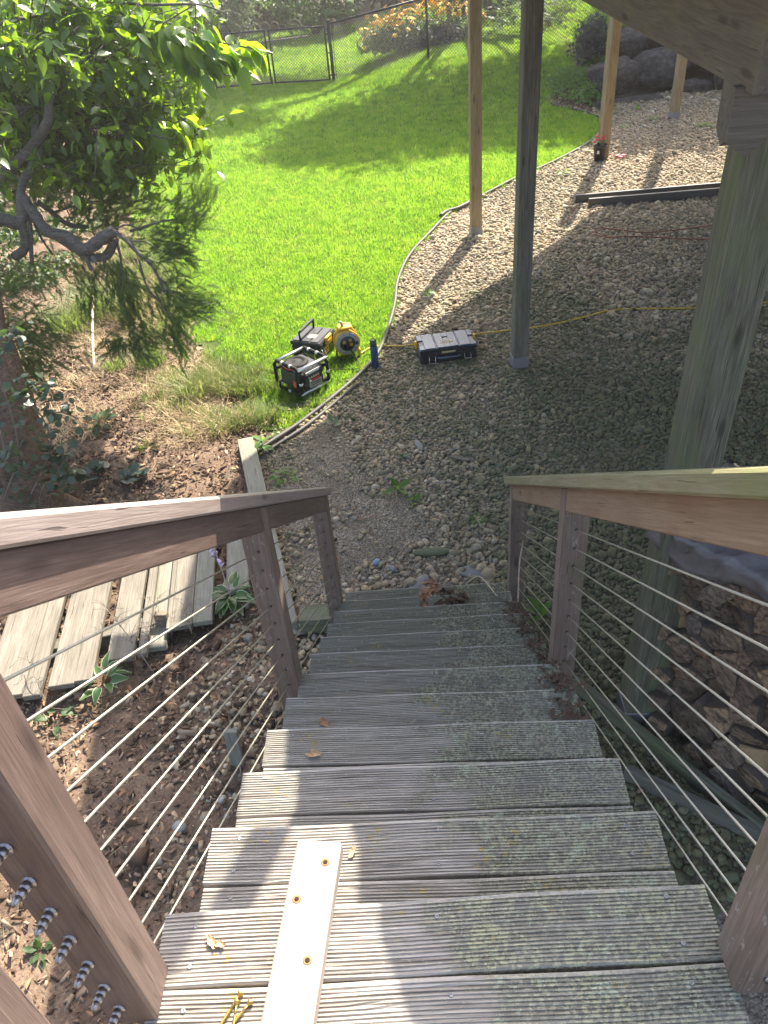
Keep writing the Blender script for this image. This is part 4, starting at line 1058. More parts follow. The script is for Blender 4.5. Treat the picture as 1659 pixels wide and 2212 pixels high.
LIMBS = [
 ([(-2.775, 5.443, -0.329), (-2.586, 5.491, -0.267), (-2.466, 5.534, -0.319), (-2.413, 5.596, -0.194)], .060, .050),
 ([(-2.253, 6.064, 0.381), (-2.291, 5.952, 0.223), (-2.284, 5.857, 0.076), (-2.395, 5.710, -0.051), (-2.418, 5.607, -0.144), (-2.449, 5.544, -0.313), (-2.461, 5.483, -0.488), (-2.530, 5.377, -0.528)], .030, .040),
 ([(-2.624, 5.889, 0.322), (-2.484, 5.964, 0.380), (-2.369, 6.018, 0.399), (-2.253, 6.063, 0.378)], .022, .026),
 ([(-2.596, 5.753, 0.253), (-2.481, 5.881, 0.287), (-2.397, 5.998, 0.353), (-2.325, 6.035, 0.386)], .018, .022),
 ([(-2.409, 5.611, -0.146), (-2.336, 5.553, -0.267), (-2.245, 5.489, -0.389), (-2.104, 5.471, -0.426), (-1.985, 5.421, -0.520), (-1.845, 5.427, -0.466), (-1.705, 5.437, -0.394)], .046, .052),
 ([(-2.243, 5.595, -0.452), (-2.142, 5.557, -0.528), (-2.028, 5.516, -0.589), (-1.934, 5.478, -0.612), (-1.825, 5.460, -0.591), (-1.745, 5.525, -0.487)], .038, .036),
 ([(-2.415, 5.849, -0.259), (-2.346, 5.860, -0.327), (-2.271, 5.864, -0.423), (-2.190, 5.880, -0.481), (-2.084, 5.915, -0.508)], .026, .018),
 ([(-2.381, 5.595, -0.249), (-2.415, 5.521, -0.439), (-2.443, 5.446, -0.621)], .016, .020),
 ([(-2.422, 5.689, -0.331), (-2.394, 5.656, -0.478), (-2.359, 5.688, -0.637)], .013, .009),
 ([(-1.992, 5.471, -0.564), (-1.969, 5.396, -0.611), (-1.948, 5.379, -0.681)], .030, .016),
 ([(-1.889, 5.313, -0.552), (-1.851, 5.250, -0.582)], .020, .012),
 ([(-1.858, 5.447, -0.591), (-1.857, 5.424, -0.657), (-1.868, 5.411, -0.681)], .020, .006),
 ([(-1.704, 5.433, -0.407), (-1.612, 5.379, -0.467), (-1.527, 5.323, -0.554), (-1.431, 5.261, -0.632), (-1.390, 5.233, -0.740), (-1.365, 5.200, -0.845)], .020, .011),
 ([(-1.695, 5.441, -0.392), (-1.625, 5.471, -0.376), (-1.557, 5.485, -0.407), (-1.540, 5.470, -0.468)], .009, .003),
 ([(-1.609, 5.380, -0.467), (-1.481, 5.365, -0.479), (-1.375, 5.373, -0.555), (-1.283, 5.377, -0.623)], .007, .003),
 ([(-1.576, 5.373, -0.525), (-1.468, 5.326, -0.603), (-1.375, 5.336, -0.659), (-1.334, 5.314, -0.751)], .007, .003),
 ([(-1.743, 5.530, -0.475), (-1.737, 5.463, -0.674), (-1.775, 5.362, -0.900), (-1.747, 5.300, -1.073), (-1.752, 5.238, -1.206)], .014, .005),
 ([(-1.568, 5.406, -0.627), (-1.539, 5.340, -0.830), (-1.443, 5.310, -0.981), (-1.392, 5.264, -1.124), (-1.397, 5.169, -1.323)], .010, .004),
 ([(-1.388, 5.240, -0.724), (-1.290, 5.213, -0.871), (-1.145, 5.218, -0.962)], .008, .003),
 ([(-1.600, 5.464, -0.425), (-1.391, 5.542, -0.396), (-1.217, 5.595, -0.391), (-1.099, 5.651, -0.311), (-0.937, 5.716, -0.223)], .012, .003),
 ([(-2.378, 5.954, -0.385), (-2.130, 6.063, -0.363), (-1.882, 6.153, -0.372), (-1.696, 6.219, -0.360)], .010, .004),
 ([(-2.859, 4.981, -1.198), (-2.690, 5.117, -1.117), (-2.536, 5.179, -1.160), (-2.425, 5.174, -1.290)], .012, .004),
]
for (pts, r0, r1) in LIMBS: limb(jun, 'limb', pts, r0 * .92, r1 * .92, W['bark'], 9, .25)
# sprays of scale leaves: many tiny twiglets along curving branchlets
def spray_shape():
    V = []; F = []
    for k in range(26):
        t = k / 25; side = (-1) ** k; a = .62 * side; l = .27 * (1 - .6 * t) * (.75 + .25 * math.sin(k * 2.3))
        x = t * .8; 
        for (ang, up) in ((a, .10), (a * 1.1, -.12)):
            p0 = (x, 0, 0); p1 = (x + l * math.cos(ang), l * math.sin(ang), up * l * 2); w = .013
            nx, ny = -math.sin(ang) * w, math.cos(ang) * w; o = len(V)
            V += [(p0[0] + nx, p0[1] + ny, 0), (p0[0] - nx, p0[1] - ny, 0), (p1[0] - nx * .3, p1[1] - ny * .3, p1[2]), (p1[0] + nx * .3, p1[1] + ny * .3, p1[2])]
            F.append((o, o + 1, o + 2, o + 3))
    V += [(0, -.012, 0), (.85, -.004, 0), (.85, .004, 0), (0, .012, 0)]; o = len(V) - 4; F.append((o, o + 1, o + 2, o + 3))
    return V, F
SV, SF = spray_shape()
SPR = [  # centre, spread (m), count, main direction (x,y,z)
 ((-1.256, 5.575, -0.418), (.16, .22, .10), 60, (.8, .1, .3)), ((-1.054, 5.668, -0.291), (.10, .15, .12), 80, (.5, .1, .8)), ((-1.183, 5.602, -0.396), (.12, .15, .10), 60, (.7, .1, .5)),
 ((-1.301, 5.434, -0.602), (.12, .15, .09), 90, (.8, 0, -.2)), ((-1.464, 5.539, -0.536), (.18, .2, .10), 80, (.8, 0, 0)),
 ((-1.175, 5.275, -0.965), (.14, .15, .08), 110, (.9, 0, -.2)), ((-1.332, 5.321, -0.876), (.12, .15, .10), 70, (.7, 0, -.3)), ((-1.526, 5.374, -0.924), (.15, .2, .12), 80, (.4, 0, -.7)),
 ((-1.738, 5.400, -0.841), (.10, .15, .16), 110, (.1, 0, -1)), ((-1.723, 5.307, -1.078), (.09, .12, .14), 60, (.1, 0, -1)), ((-1.695, 5.238, -1.252), (.16, .15, .07), 80, (.5, 0, -.6)), ((-1.848, 5.194, -1.219), (.10, .12, .06), 60, (-.4, 0, -.6)),
 ((-1.379, 5.269, -1.271), (.09, .12, .12), 80, (.2, 0, -1)), ((-1.374, 5.284, -1.094), (.06, .1, .10), 40, (.2, 0, -1)),
 ((-1.864, 6.158, -0.375), (.30, .25, .16), 160, (.7, 0, .3)), ((-2.261, 6.160, -0.307), (.35, .3, .20), 200, (.4, 0, .3)), ((-2.617, 6.319, -0.138), (.30, .3, .28), 160, (.2, 0, .4)), ((-2.686, 5.994, -0.224), (.25, .3, .25), 120, (-.3, 0, .4)),
 ((-2.030, 6.065, -0.486), (.25, .25, .12), 120, (.6, 0, .2)), ((-1.937, 5.729, -0.823), (.18, .2, .12), 90, (.2, 0, -.8)), ((-2.325, 5.835, -0.816), (.22, .25, .10), 110, (.2, 0, -.5)), ((-2.089, 5.607, -0.982), (.10, .12, .10), 50, (0, 0, -1)),
 ((-2.614, 5.283, -1.164), (.22, .25, .14), 190, (.5, 0, -.3)), ((-2.613, 5.186, -1.368), (.22, .22, .12), 150, (.3, 0, -.6)), ((-2.748, 5.423, -1.014), (.2, .2, .15), 100, (.3, 0, -.2)), ((-2.784, 5.616, -0.813), (.2, .2, .1), 60, (.4, 0, .1)),
]
allp, alle, alls = [], [], []
for (c, s, n, d) in SPR:
    n = int(n * 1.25)
    pos = np.asarray(c) + rng.normal(0, 1, (n, 3)) * np.asarray(s) * .66
    dv = np.asarray(d)[None] + rng.normal(0, .38, (n, 3)); dv /= np.linalg.norm(dv, axis=1)[:, None]
    e = np.stack([rng.normal(0, 1.2, n), -np.arcsin(dv[:, 2]), np.arctan2(dv[:, 1], dv[:, 0])], 1)
    allp.append(pos); alle.append(e); alls.append(rng.uniform(.09, .165, n))
v, f = spread(SV, SF, np.concatenate(allp), np.concatenate(alle), np.concatenate(alls))
tag(link_mesh('foliage', np_mesh('foliage', v, f, P['juniper']), jun), kind='stuff'); [c for c in jun.children if c.name.startswith('foliage')][0].location = -Vector(jun.location)

# --- round-leaved creeper on the juniper trunk (each leaf a part)
cre = thing('creeper', 'climbing creeper with small round leaves covering the juniper trunk', 'creeper', (-2.731, 4.517, -2.251))
RV = [(0, 0, 0)] + [(.5 + .5 * math.cos(a), .5 * math.sin(a), .06 * math.cos(2 * a)) for a in [math.pi - .35 - i * (2 * math.pi - .7) / 8 for i in range(9)]]
rl = bpy.data.meshes.new('round_leaf'); rl.from_pydata(RV, [], [(0, i, i + 1) for i in range(1, 9)]); rl.materials.append(P['creeper'])
STEMS = [[(-2.640, 4.099, -1.912), (-2.506, 4.295, -1.649), (-2.505, 4.427, -1.319), (-2.531, 4.495, -1.041)], [(-2.475, 4.106, -1.952), (-2.307, 4.154, -1.737), (-2.189, 4.219, -1.537), (-2.204, 4.273, -1.327), (-2.302, 4.269, -1.122)],
         [(-2.329, 4.176, -1.882), (-2.172, 4.221, -1.751), (-2.100, 4.248, -1.668)], [(-2.204, 4.273, -1.327), (-2.066, 4.293, -1.310), (-1.955, 4.305, -1.385)], [(-2.302, 4.269, -1.122), (-2.185, 4.346, -1.099), (-2.074, 4.379, -1.145)],
         [(-2.189, 4.219, -1.537), (-2.199, 4.231, -1.713), (-2.216, 4.191, -1.857)], [(-2.485, 4.159, -1.353), (-2.485, 4.108, -1.543), (-2.474, 4.111, -1.651)], [(-2.351, 4.281, -0.794), (-2.279, 4.332, -0.772), (-2.219, 4.416, -0.659)]]
for st in STEMS:
    q = smooth_path(st, 6); MB().tube(q, .006, 5).build('stem', P['twig'], cre)
    for p in q:
        for _ in range(2 if len(q) > 14 else 3):
            o = link_mesh('leaf', rl, cre); s = random.uniform(.042, .075); o.scale = (s, s, s)
            o.location = p - cre.location + Vector((random.gauss(0, .06), random.gauss(0, .06) - .03, random.gauss(0, .06)))
            o.rotation_euler = (random.gauss(.2, .5), random.gauss(.25, .5), random.uniform(0, 6.28))
# --- low round-leaved seedlings on the soil
def clump(name, label, cat, p, n, spread_r, size, mat, h=.05, group=None, shape=(LV2, LF2), parts=True, tilt=.4):
    t = thing(name, label, cat, (p[0], p[1], ter(p[0], p[1])), 0, group)
    me = np_mesh('leaf', np.asarray(shape[0]) * size, shape[1], P[mat]) if parts is True else parts
    for i in range(n):
        a = random.uniform(0, 6.28); r = spread_r * random.random() ** .6
        o = link_mesh('leaf', me, t); o.location = (r * .35 * math.cos(a), r * .35 * math.sin(a), h * random.uniform(.4, 1.2))
        s = random.uniform(.65, 1.2); o.scale = (s, s, s)
        o.rotation_euler = (random.gauss(0, tilt * .5), random.gauss(-.25, tilt), a)
    return t
GW = 'weeds growing in the gravel'
clump('weed', 'bright green broad leaved weed at the tip of the border timber', 'weed', (-0.817, 5.049, -2.252), 12, .06, .13, 'weed', .10, GW)
clump('weed', 'feathery low green weeds beside the border timber in shade', 'weed', (-0.569, 4.565, -2.255), 26, .25, .07, 'weed', .05, GW)
clump('weed', 'five leaved green weed in the shaded gravel before the steps', 'weed', (0.365, 4.282, -2.253), 8, .06, .115, 'weed', .07, GW)
clump('weed', 'tiny yellow green weed just right of the five leaved one', 'weed', (0.494, 4.163, -2.253), 12, .06, .06, 'weed', .04, GW)
clump('weed', 'bluish green seedling in the shaded gravel below the radio', 'weed', (-0.206, 5.331, -2.253), 8, .07, .09, 'leafpale', .04, GW)
clump('weed', 'small green weed at the foot of the nearer lawn edging', 'weed', (-0.072, 5.443, -2.251), 7, .06, .07, 'leafmid', .04, GW)
clump('weed', 'low pale seedling in the middle of the shaded gravel', 'weed', (0.403, 4.823, -2.251), 8, .08, .06, 'leafpale', .03, GW)
clump('weed', 'upright green weed beside the shadow of the first tall post', 'weed', (0.739, 7.909, -2.253), 9, .08, .09, 'weed', .12, GW)
clump('weed', 'bright yellow green weed alone on the sunlit far gravel', 'weed', (2.974, 12.143, -2.251), 9, .09, .11, 'weed', .06, GW)
clump('weed', 'small green weed just left of the far short post', 'weed', (5.053, 14.922, -2.252), 14, .14, .09, 'weed', .05, GW)
clump('weed', 'low weeds in the shaded far gravel right of the short post', 'weed', (5.786, 14.241, -2.252), 22, .35, .10, 'weed', .05, GW)
clump('weed', 'small weed on the shaded gravel beside the yellow post', 'weed', (4.443, 14.588, -2.252), 10, .10, .08, 'weed', .05, GW)
clump('weed', 'small green weed at the foot of the boulders', 'weed', (4.959, 15.637, -2.228), 10, .10, .09, 'weed', .05, GW)
clump('weed', 'green weed squeezed between the steps and the right railing', 'weed', (1.256, 2.843, -2.255), 9, .08, .10, 'weed', .08, GW)
clump('weed', 'mossy green weed beside the dark leaf scraps before the steps', 'weed', (0.944, 3.884, -2.254), 14, .10, .05, 'weed', .03, GW)
clump('seedling', 'round leaved seedling at the foot of the juniper trunk', 'seedling', (-2.233, 4.764, -2.254), 16, .20, .11, 'creeper', .08, 'seedlings on the bare soil', (np.asarray(RV) * 1.0, [(0, i, i + 1) for i in range(1, 9)]))
clump('seedling', 'cluster of round dull leaves on the soil right of the creeper', 'seedling', (-1.870, 4.689, -2.250), 10, .12, .11, 'creeper', .06, 'seedlings on the bare soil', (np.asarray(RV), [(0, i, i + 1) for i in range(1, 9)]))
clump('seedling', 'big leaved seedling beside the pale stake', 'seedling', (-2.396, 5.586, -2.253), 8, .12, .18, 'leafmid', .08, 'seedlings on the bare soil')
clump('seedling', 'low green plant on the soil below the tensioner post', 'seedling', (-1.347, 0.889, -2.252), 14, .09, .06, 'leafmid', .05, 'seedlings on the bare soil')
# --- hostas
def hosta(label, p, n, L, mat, edge, up=.12):
    t = thing('hosta', label, 'hosta', (p[0], p[1], GZ))
    V, F = leaf_shape(L, L * .56, .18, L * .35, 6, 1.0, .2)
    mi = [0] * len(F)
    if edge:
        V2 = []; 
        for i in range(0, len(V), 3):
            a, b, c = [Vector(x) for x in V[i:i + 3]]
            V2 += [tuple(a), tuple(a.lerp(b, .13)), tuple(b), tuple(c.lerp(b, .13)), tuple(c)]
        F = []; mi = []
        for i in range(6):
            o = i * 5
            for q in range(4): F.append((o + q, o + q + 1, o + q + 6, o + q + 5)); mi.append(1 if q in (0, 3) else 0)
        V = V2
    me = np_mesh('leaf', V, F, [P[mat], P['hostaedge']], mi, smooth=True)
    for i in range(n):
        a = i * 2.4 + random.uniform(-.3, .3); o = link_mesh('leaf', me, t); s = random.uniform(.65, 1.15); o.scale = (s, s, s)
        rr = .03 + .05 * random.random(); o.location = (rr * math.cos(a), rr * math.sin(a), up * random.uniform(.5, 1.2))
        o.rotation_euler = (random.gauss(0, .2), random.gauss(-.30, .25), a)
    return t
h1 = hosta('hosta with white edged leaves and a pale purple flower stalk beside the railing post', (-0.781, 3.124, -2.250), 24, .125, 'hosta', True)
MB().tube(smooth_path([(0, 0, .05), (-.05, .1, .3), (-.10, .2, .46)], 5), .004, 5).build('flower_stalk', P['stick'], h1, world=False)
bell = MB().lathe([(.003, 0), (.010, .012), (.014, .032), (.018, .036)], 8).mesh('blossom'); bell.materials.append(plain('pale_purple_petal', (.46, .36, .52), .6))
for k in range(7):
    o = link_mesh('blossom', bell, h1); o.location = (-.06 - .008 * k, .11 + .014 * k, .32 + .022 * k); o.rotation_euler = (2.2 + random.uniform(-.4, .4), random.uniform(-.7, .7), random.uniform(0, 6))
hosta('light green hosta with upright ribbed leaves in front of the planks', (-1.454, 2.424, -2.257), 13, .105, 'hosta', True, .18)
hosta('single narrow leaved hosta sprout on the litter by the railing post', (-1.726, 2.243, -2.253), 5, .09, 'leafmid', False, .04)
# --- dry stalks over the planks
def stalk(label, p, q, n, seed):
    random.seed(seed); p = Vector(p); q = Vector(q); m = MB(); m.tube(smooth_path([p, p.lerp(q, .5) + Vector((0, 0, .05)), q], 6), .0028, 5)
    for i in range(n):
        b = p.lerp(q, random.uniform(.2, 1)) + Vector((0, 0, .03)); a = random.uniform(0, 6.28); l = random.uniform(.04, .13)
        e = b + Vector((math.cos(a) * l, math.sin(a) * l, random.uniform(0, .06)))
        m.tube([b, b.lerp(e, .5) + Vector((0, 0, .012)), e], .0014, 4)
    o = m.build('dry_stalk', P['twig']); tag(o, label, 'stalk', 'dry branching stalks on the planks')
stalk('dry branching stalk on the planks, its fine twigs spread over the knotted plank', ((-1.152, 2.457, -2.100)), ((-1.573, 2.963, -2.020)), 34, 3)
stalk('dry branching stalk crossing the dark gap between the middle planks', ((-1.223, 2.590, -2.120)), ((-1.216, 3.022, -2.020)), 30, 4)
stalk('thin dry stalk at the near end of the narrow plank by the railing post', ((-1.758, 2.263, -2.120)), ((-1.939, 2.548, -2.020)), 18, 5)
stalk('dead curled stalk lying on the plank crossed by the curved shadow', ((-0.973, 2.769, -2.120)), ((-1.067, 3.008, -2.060)), 16, 6)
stalk('stiff little dead sprig standing at the foot of the juniper trunk', ((-2.500, 4.135, -2.253)), ((-2.212, 3.960, -1.708)), 22, 8)
random.seed(21)

# --- broad-leaved shrub, upper left
sh = thing('broadleaf_shrub', 'tall shrub with glossy backlit leaves filling the upper left corner', 'shrub', (-4.6, 6.6, GZ))
limb(sh, 'trunk', [(-4.6, 6.6, GZ - .05), (-4.5, 6.5, -1.2), (-2.364, 5.863, 0.108), (-2.075, 5.948, 0.494)], .07, .03, W['bark'])
BR = [[(-2.715, 6.661, -0.071), (-2.181, 6.413, 0.062), (-1.653, 6.238, 0.099), (-1.368, 6.215, 0.146), (-1.103, 6.179, 0.202)],
      [(-2.393, 6.758, 0.362), (-1.690, 6.195, 0.579), (-1.561, 7.164, 0.547)],
      [(-2.348, 5.753, 0.965), (-2.046, 6.764, 0.939), (-1.431, 6.374, 0.890), (-1.082, 6.177, 0.828), (-0.839, 6.075, 0.733), (-0.509, 5.982, 0.662)],
      [(-1.431, 6.374, 0.890), (-1.133, 6.155, 0.744), (-0.924, 6.044, 0.638), (-0.683, 6.014, 0.594)],
      [(-1.133, 6.155, 0.744), (-1.000, 6.104, 0.666), (-0.857, 6.044, 0.541), (-0.713, 6.063, 0.480)],
      [(-1.780, 6.573, 1.001), (-1.316, 6.411, 0.953), (-0.918, 6.357, 0.928), (-0.703, 6.259, 0.863)],
      [(-2.393, 6.758, 0.362), (-2.365, 6.446, 0.685), (-2.278, 6.272, 0.952)],
      [(-2.715, 6.661, -0.071), (-2.336, 6.302, -0.155), (-2.068, 6.269, -0.222), (-1.953, 6.296, -0.276)]]
for b in BR: limb(sh, 'branch', b, .016, .004, W['bark'], 6)
cl = np.concatenate([blob(95, (-2.418, 6.912, 0.442), (1.13, 1.36, 0.85), .1, .3, 1), blob(60, (-1.780, 6.754, 0.334), (0.70, 1.02, 0.68), .1, .3, 2), blob(60, (-2.343, 6.380, 0.883), (0.90, 1.13, 0.68), .1, .3, 3),
       blob(46, (-1.956, 6.491, -0.103), (0.70, 0.90, 0.34), .1, .3, 4), blob(46, (-2.625, 6.636, 0.042), (0.73, 0.90, 0.51), .1, .3, 5), blob(34, (-1.567, 6.401, 0.821), (0.79, 0.90, 0.45), .1, .3, 6), blob(14, (-1.489, 6.539, 0.034), (0.45, 0.45, 0.18), .1, .3, 7)])
pos = []
tw = MB(); hub = Vector((-2.716, 6.815, 0.081))
for c in cl:      # leaves hang in clusters on their own twigs, with dark gaps between
    k = int(rng.integers(9, 30)); d_ = rng.normal(0, 1, 3); d_ /= np.linalg.norm(d_); t = rng.normal(0, .18, k)
    pos.append(c + np.outer(t, d_) + rng.normal(0, .045, (k, 3)))
    a_ = Vector(c - d_ * .3); e_ = Vector(c + d_ * .3); tw.tube([a_, Vector(c) + Vector((0, 0, .02)), e_], [.005, .004, .002], 4)
    if random.random() < .35: tw.tube([hub, hub.lerp(a_, .5) + Vector((0, 0, .08)), a_], [.010, .007, .005], 5)
tw.build('twig', W['bark'], sh)
pos = np.concatenate(pos)
fo = leaves_np(pos - np.asarray(sh.location), .115, 'leaf', 'foliage', sh, .6, (LV, LF), pitch=.4); tag(fo, kind='stuff')
me_leaf = [np_mesh('leaf', np.asarray(leaf_shape(.165, .078 + .008 * k, .16, .02 + .01 * k, 5)[0]), leaf_shape(1, 1, 0, 0, 5)[1], P['branchleaf'], smooth=True) for k in range(3)]
cnt = 0
for bi, b in enumerate(BR):      # the leaves one can pick apart along the reaching branches
    q = smooth_path(b, 7); s0 = {0: .35, 1: .3, 2: .25, 3: .0, 4: .0, 5: .2, 6: .5, 7: .3}[bi]
    per = {2: 5, 3: 5, 4: 5, 5: 4}.get(bi, 2)
    for i, p in enumerate(q):
        if i < len(q) * s0: continue
        t = (q[min(i + 1, len(q) - 1)] - q[max(i - 1, 0)]).normalized()
        for k in range(per):
            if cnt > 290: break
            cnt += 1; o = link_mesh('leaf', random.choice(me_leaf), sh)
            yaw = math.atan2(t.y, t.x) + random.choice((-1, 1)) * random.uniform(.2, 1.1)
            o.location = p - Vector(sh.location) + Vector((random.gauss(0, .05), random.gauss(0, .05), random.gauss(-.02, .04)))
            o.rotation_euler = (random.gauss(0, .5), random.gauss(.75, .35), yaw); s = random.uniform(.75, 1.2); o.scale = (s, s, s)
# darker growth behind it
def shrub(name, label, p, h, r, n, size, mat, group=None, lump=.25, stems=5, hollow=.35, seed=0, base=.12):
    t = thing(name, label, 'shrub', (p[0], p[1], ter(p[0], p[1])), 0, group)
    for k in range(stems):
        a = k * 6.28 / stems + .4
        MB().tube(smooth_path([(0, 0, -.05), (math.cos(a) * r[0] * .25, math.sin(a) * r[1] * .25, h * .4), (math.cos(a) * r[0] * .5, math.sin(a) * r[1] * .5, h * .8)], 4), [.05 * h / 2] * 5 + [.02] * 4, 6).build('stem', W['bark'], t, world=False)
    q = blob(n, (0, 0, h * (.5 + base)), (r[0], r[1], h * .52), hollow, lump, seed); q = q[q[:, 2] > .02]
    tag(leaves_np(q, size, mat, 'foliage', t, .6), kind='stuff'); return t
shrub('dark_shrub', 'dark ivy clad shrub beside the left end of the chain link gates', (-6.0, 20.6), 2.3, (1.75, 1.3), 5200, .13, 'leafdark', None, .18, 6, .4, 11, .02)
shrub('dark_shrub', 'dark leafy undergrowth behind the glossy shrub at the left edge', (-7.4, 11.5), 2.9, (2.2, 2.2), 4200, .18, 'leafdark', None, .25, 5, .3, 12)
shrub('dark_shrub', 'low dark bush in the shade under the juniper limbs', (-5.3, 9.6), 1.3, (1.3, 1.1), 2600, .10, 'leafdark', None, .25, 5, .3, 13)
# ground-hugging evergreen at far left
q = np.stack([rng.uniform(-5.6, -4.0, 1500), rng.uniform(9.0, 11.6, 1500), np.zeros(1500)], 1); q = q[vnoise(q[:, 0], q[:, 1], 1.2, 4) > .32]; q[:, 2] = ter(q[:, 0], q[:, 1]) + rng.uniform(.03, .16, len(q))
pk = tag(leaves_np(q, .11, 'leafmid', 'ground_cover', None, .35), 'patch of glossy low ground cover on the shady soil at the far left', kind='stuff')

# ---------------------------------------------------------------- shade trees standing beyond the fence (their crowns are above the view)
def tree(label, p, crowns, h, seed, n=4200, size=.24):
    t = thing('garden_tree', label, 'tree', (p[0], p[1], ter(p[0], p[1])), 0, 'tall trees beyond the fence')
    b = Vector(t.location); zt = GZ + h
    tr = MB().tube(smooth_path([(0, 0, -.1), (.05, .05, h * .35), (-.05, .1, h * .7)], 5), [.26, .24, .22, .21, .20, .20, .19, .18, .17, .16, .15], 12).build('trunk', W['redbark'], t, world=False)
    pts = []
    for i, (c, r) in enumerate(crowns):
        c = Vector(c); MB().tube(smooth_path([(0, 0, h * .45), ((c - b) * .5 + Vector((0, 0, h * .2))), c - b], 5), [.11] * 5 + [.07] * 5 + [.03], 8).build('limb', W['bark'], t, world=False)
        pts.append(blob(int(n * r[0] * r[1] / 6), c - b, r, .15, .42, seed + i))
    tag(leaves_np(np.concatenate(pts), size, 'leafmid', 'crown', t, .6), kind='stuff')
tree('broad tree with reddish trunk behind the orange flower bed', (3.3, 25.6), [((3.0, 23.2, 6.0), (2.6, 2.2, 1.9)), ((6.0, 24.0, 6.4), (2.3, 2.2, 2.0)), ((1.6, 20.9, 4.7), (1.35, 1.2, 1.0)), ((4.1, 21.0, 4.7), (1.2, 1.15, .95)), ((-.9, 23.8, 5.2), (1.3, 1.2, .9)), ((-2.0, 22.2, 4.9), (.7, .7, .5)), ((2.6, 21.9, 5.4), (1.6, 1.2, 1.0)), ((8.0, 24.3, 6.6), (2.2, 2.2, 1.8))], 7, 30, 6500)
tree('tree with dark trunk behind the gates', (-3.4, 30.2), [((-1.4, 27.3, 6.2), (1.9, 1.7, 1.5)), ((-4.2, 28.4, 7.2), (2.2, 2.0, 1.6)), ((-3.0, 30.5, 9.0), (2.6, 2.4, 2.0)), ((.8, 29.3, 7.8), (1.9, 1.5, 1.5))], 8, 40)
tree('tall tree rising behind the boulder bank on the right', (10.8, 25.5), [((9.0, 22.4, 5.6), (2.6, 2.3, 2.2)), ((7.2, 20.6, 4.6), (2.0, 1.5, 1.7)), ((10.5, 20.4, 4.6), (2.2, 1.6, 1.8)), ((12.5, 24.0, 7.0), (2.6, 2.4, 2.2))], 8, 50, 5600)
tree('leafy tree beyond the left end of the fence', (-9.5, 24.5), [((-7.0, 24.2, 5.2), (1.8, 1.7, 1.4)), ((-9.5, 23.6, 6.6), (2.5, 2.4, 2.0)), ((-5.6, 27.0, 6.4), (1.6, 1.6, 1.3))], 8, 60)

# ---------------------------------------------------------------- background planting beyond the fence
GB = 'dark shrubs along the back of the garden'
shrub('back_shrub', 'pale hydrangea with round green flower heads behind the right gate', (-2.0, 28.6), 1.7, (1.6, 1.1), 2600, .17, 'leafmid', None, .2, 5, .4, 21)
hy = bpy.data.objects['back_shrub']
hb = MB().lathe([(.02, -.08), (.10, -.05), (.125, 0), (.10, .06), (.05, .09), (.004, .10)], 10).mesh('flower_head'); hb.materials.append(P['hydrangea'])
for k in range(26):
    a = random.uniform(-2.9, -.2); o = link_mesh('flower_head', hb, hy); rr = random.uniform(.7, 1.0)
    o.location = (1.55 * rr * math.cos(a), 1.05 * rr * math.sin(a), random.uniform(.35, 1.75)); s = random.uniform(.7, 1.25); o.scale = (s, s, s * .9)
for i, (x, y, lab) in enumerate(((-15, 35, 'tall unseen hedge tree added for shade, farthest left behind the garden'), (-9.5, 36, 'tall unseen hedge tree added for shade, left of the gates behind the garden'), (-4.5, 35.5, 'tall unseen hedge tree added for shade, behind the left gate'), (0.5, 36.5, 'tall unseen hedge tree added for shade, behind the right gate'), (5.5, 35, 'tall unseen hedge tree added for shade, behind the orange flowers'), (10.5, 33.5, 'tall unseen hedge tree added for shade, behind the second tall post'), (15.5, 31, 'tall unseen hedge tree added for shade, farthest right behind the bank'))):
    shrub('shade_hedge_tree', lab, (x, y), 7.5, (3.2, 1.8), 2600, .5, 'leafdark', 'unseen hedge trees added for shade at the very back', .15, 4, .4, 170 + i, .0)  # unseen row, added to block the sun from the back shrubs
for i, (x, y, h, rx, lab) in enumerate(((-9.5, 29.0, 3.2, 2.4, 'dark back shrub farthest left beyond the fence'), (-6.0, 31.0, 3.4, 2.4, 'tall dark back shrub left of the hydrangea'), (0.6, 31.0, 3.0, 2.2, 'very dark rounded back shrub right of the hydrangea'),
        (4.9, 29.5, 3.0, 2.2, 'dark back shrub behind the reddish trunk'), (8.2, 28.0, 3.0, 2.3, 'dark back shrub behind the feathery shrub'), (12.0, 27.5, 3.0, 2.4, 'dark back shrub farthest right on the slope'), (-3.6, 33.0, 3.4, 2.4, 'dark back shrub behind the hydrangea'), (2.6, 33.5, 3.2, 2.4, 'dark back shrub deepest in the shade behind the flowers'))):
    shrub('back_shrub', lab, (x, y), h, (rx, 1.5), 2600, .24, 'leafdark', GB, .2, 4, .4, 70 + i, .0)
shrub('conifer_shrub', 'yellowish drooping conifer hanging over the left gate', (-4.6, 27.2), 2.4, (1.3, 1.0), 2200, .16, 'leafpale', None, .3, 4, .4, 90)
# feathery fronds right of the flowers
def frond_plant(label, p, n, L, mat, seed):
    random.seed(seed); t = thing('fern', label, 'fern', (p[0], p[1], ter(p[0], p[1])), 0, 'arching ferny plants beside the orange flowers')
    m = MB(); V = []; F = []
    for k in range(9):
        for s in (-1, 1):
            x = .12 + k * .09; l = .26 * (1 - abs(k - 3) / 9); o = len(V); z = -.42 * x * x
            V += [(x - .03, 0, z), (x + .03, 0, z), (x + .10, s * l, z - .05)]; F.append((o, o + 1, o + 2))
    me = np_mesh('frond', np.asarray(V) * L, F, P[mat])
    for i in range(n):
        a = random.uniform(0, 6.28); o = link_mesh('frond', me, t); o.location = (random.gauss(0, .22), random.gauss(0, .22), random.uniform(.1, .75))
        o.rotation_euler = (random.gauss(0, .2), random.gauss(-.35, .35), a); s = random.uniform(.6, 1.2); o.scale = (s, s, s)
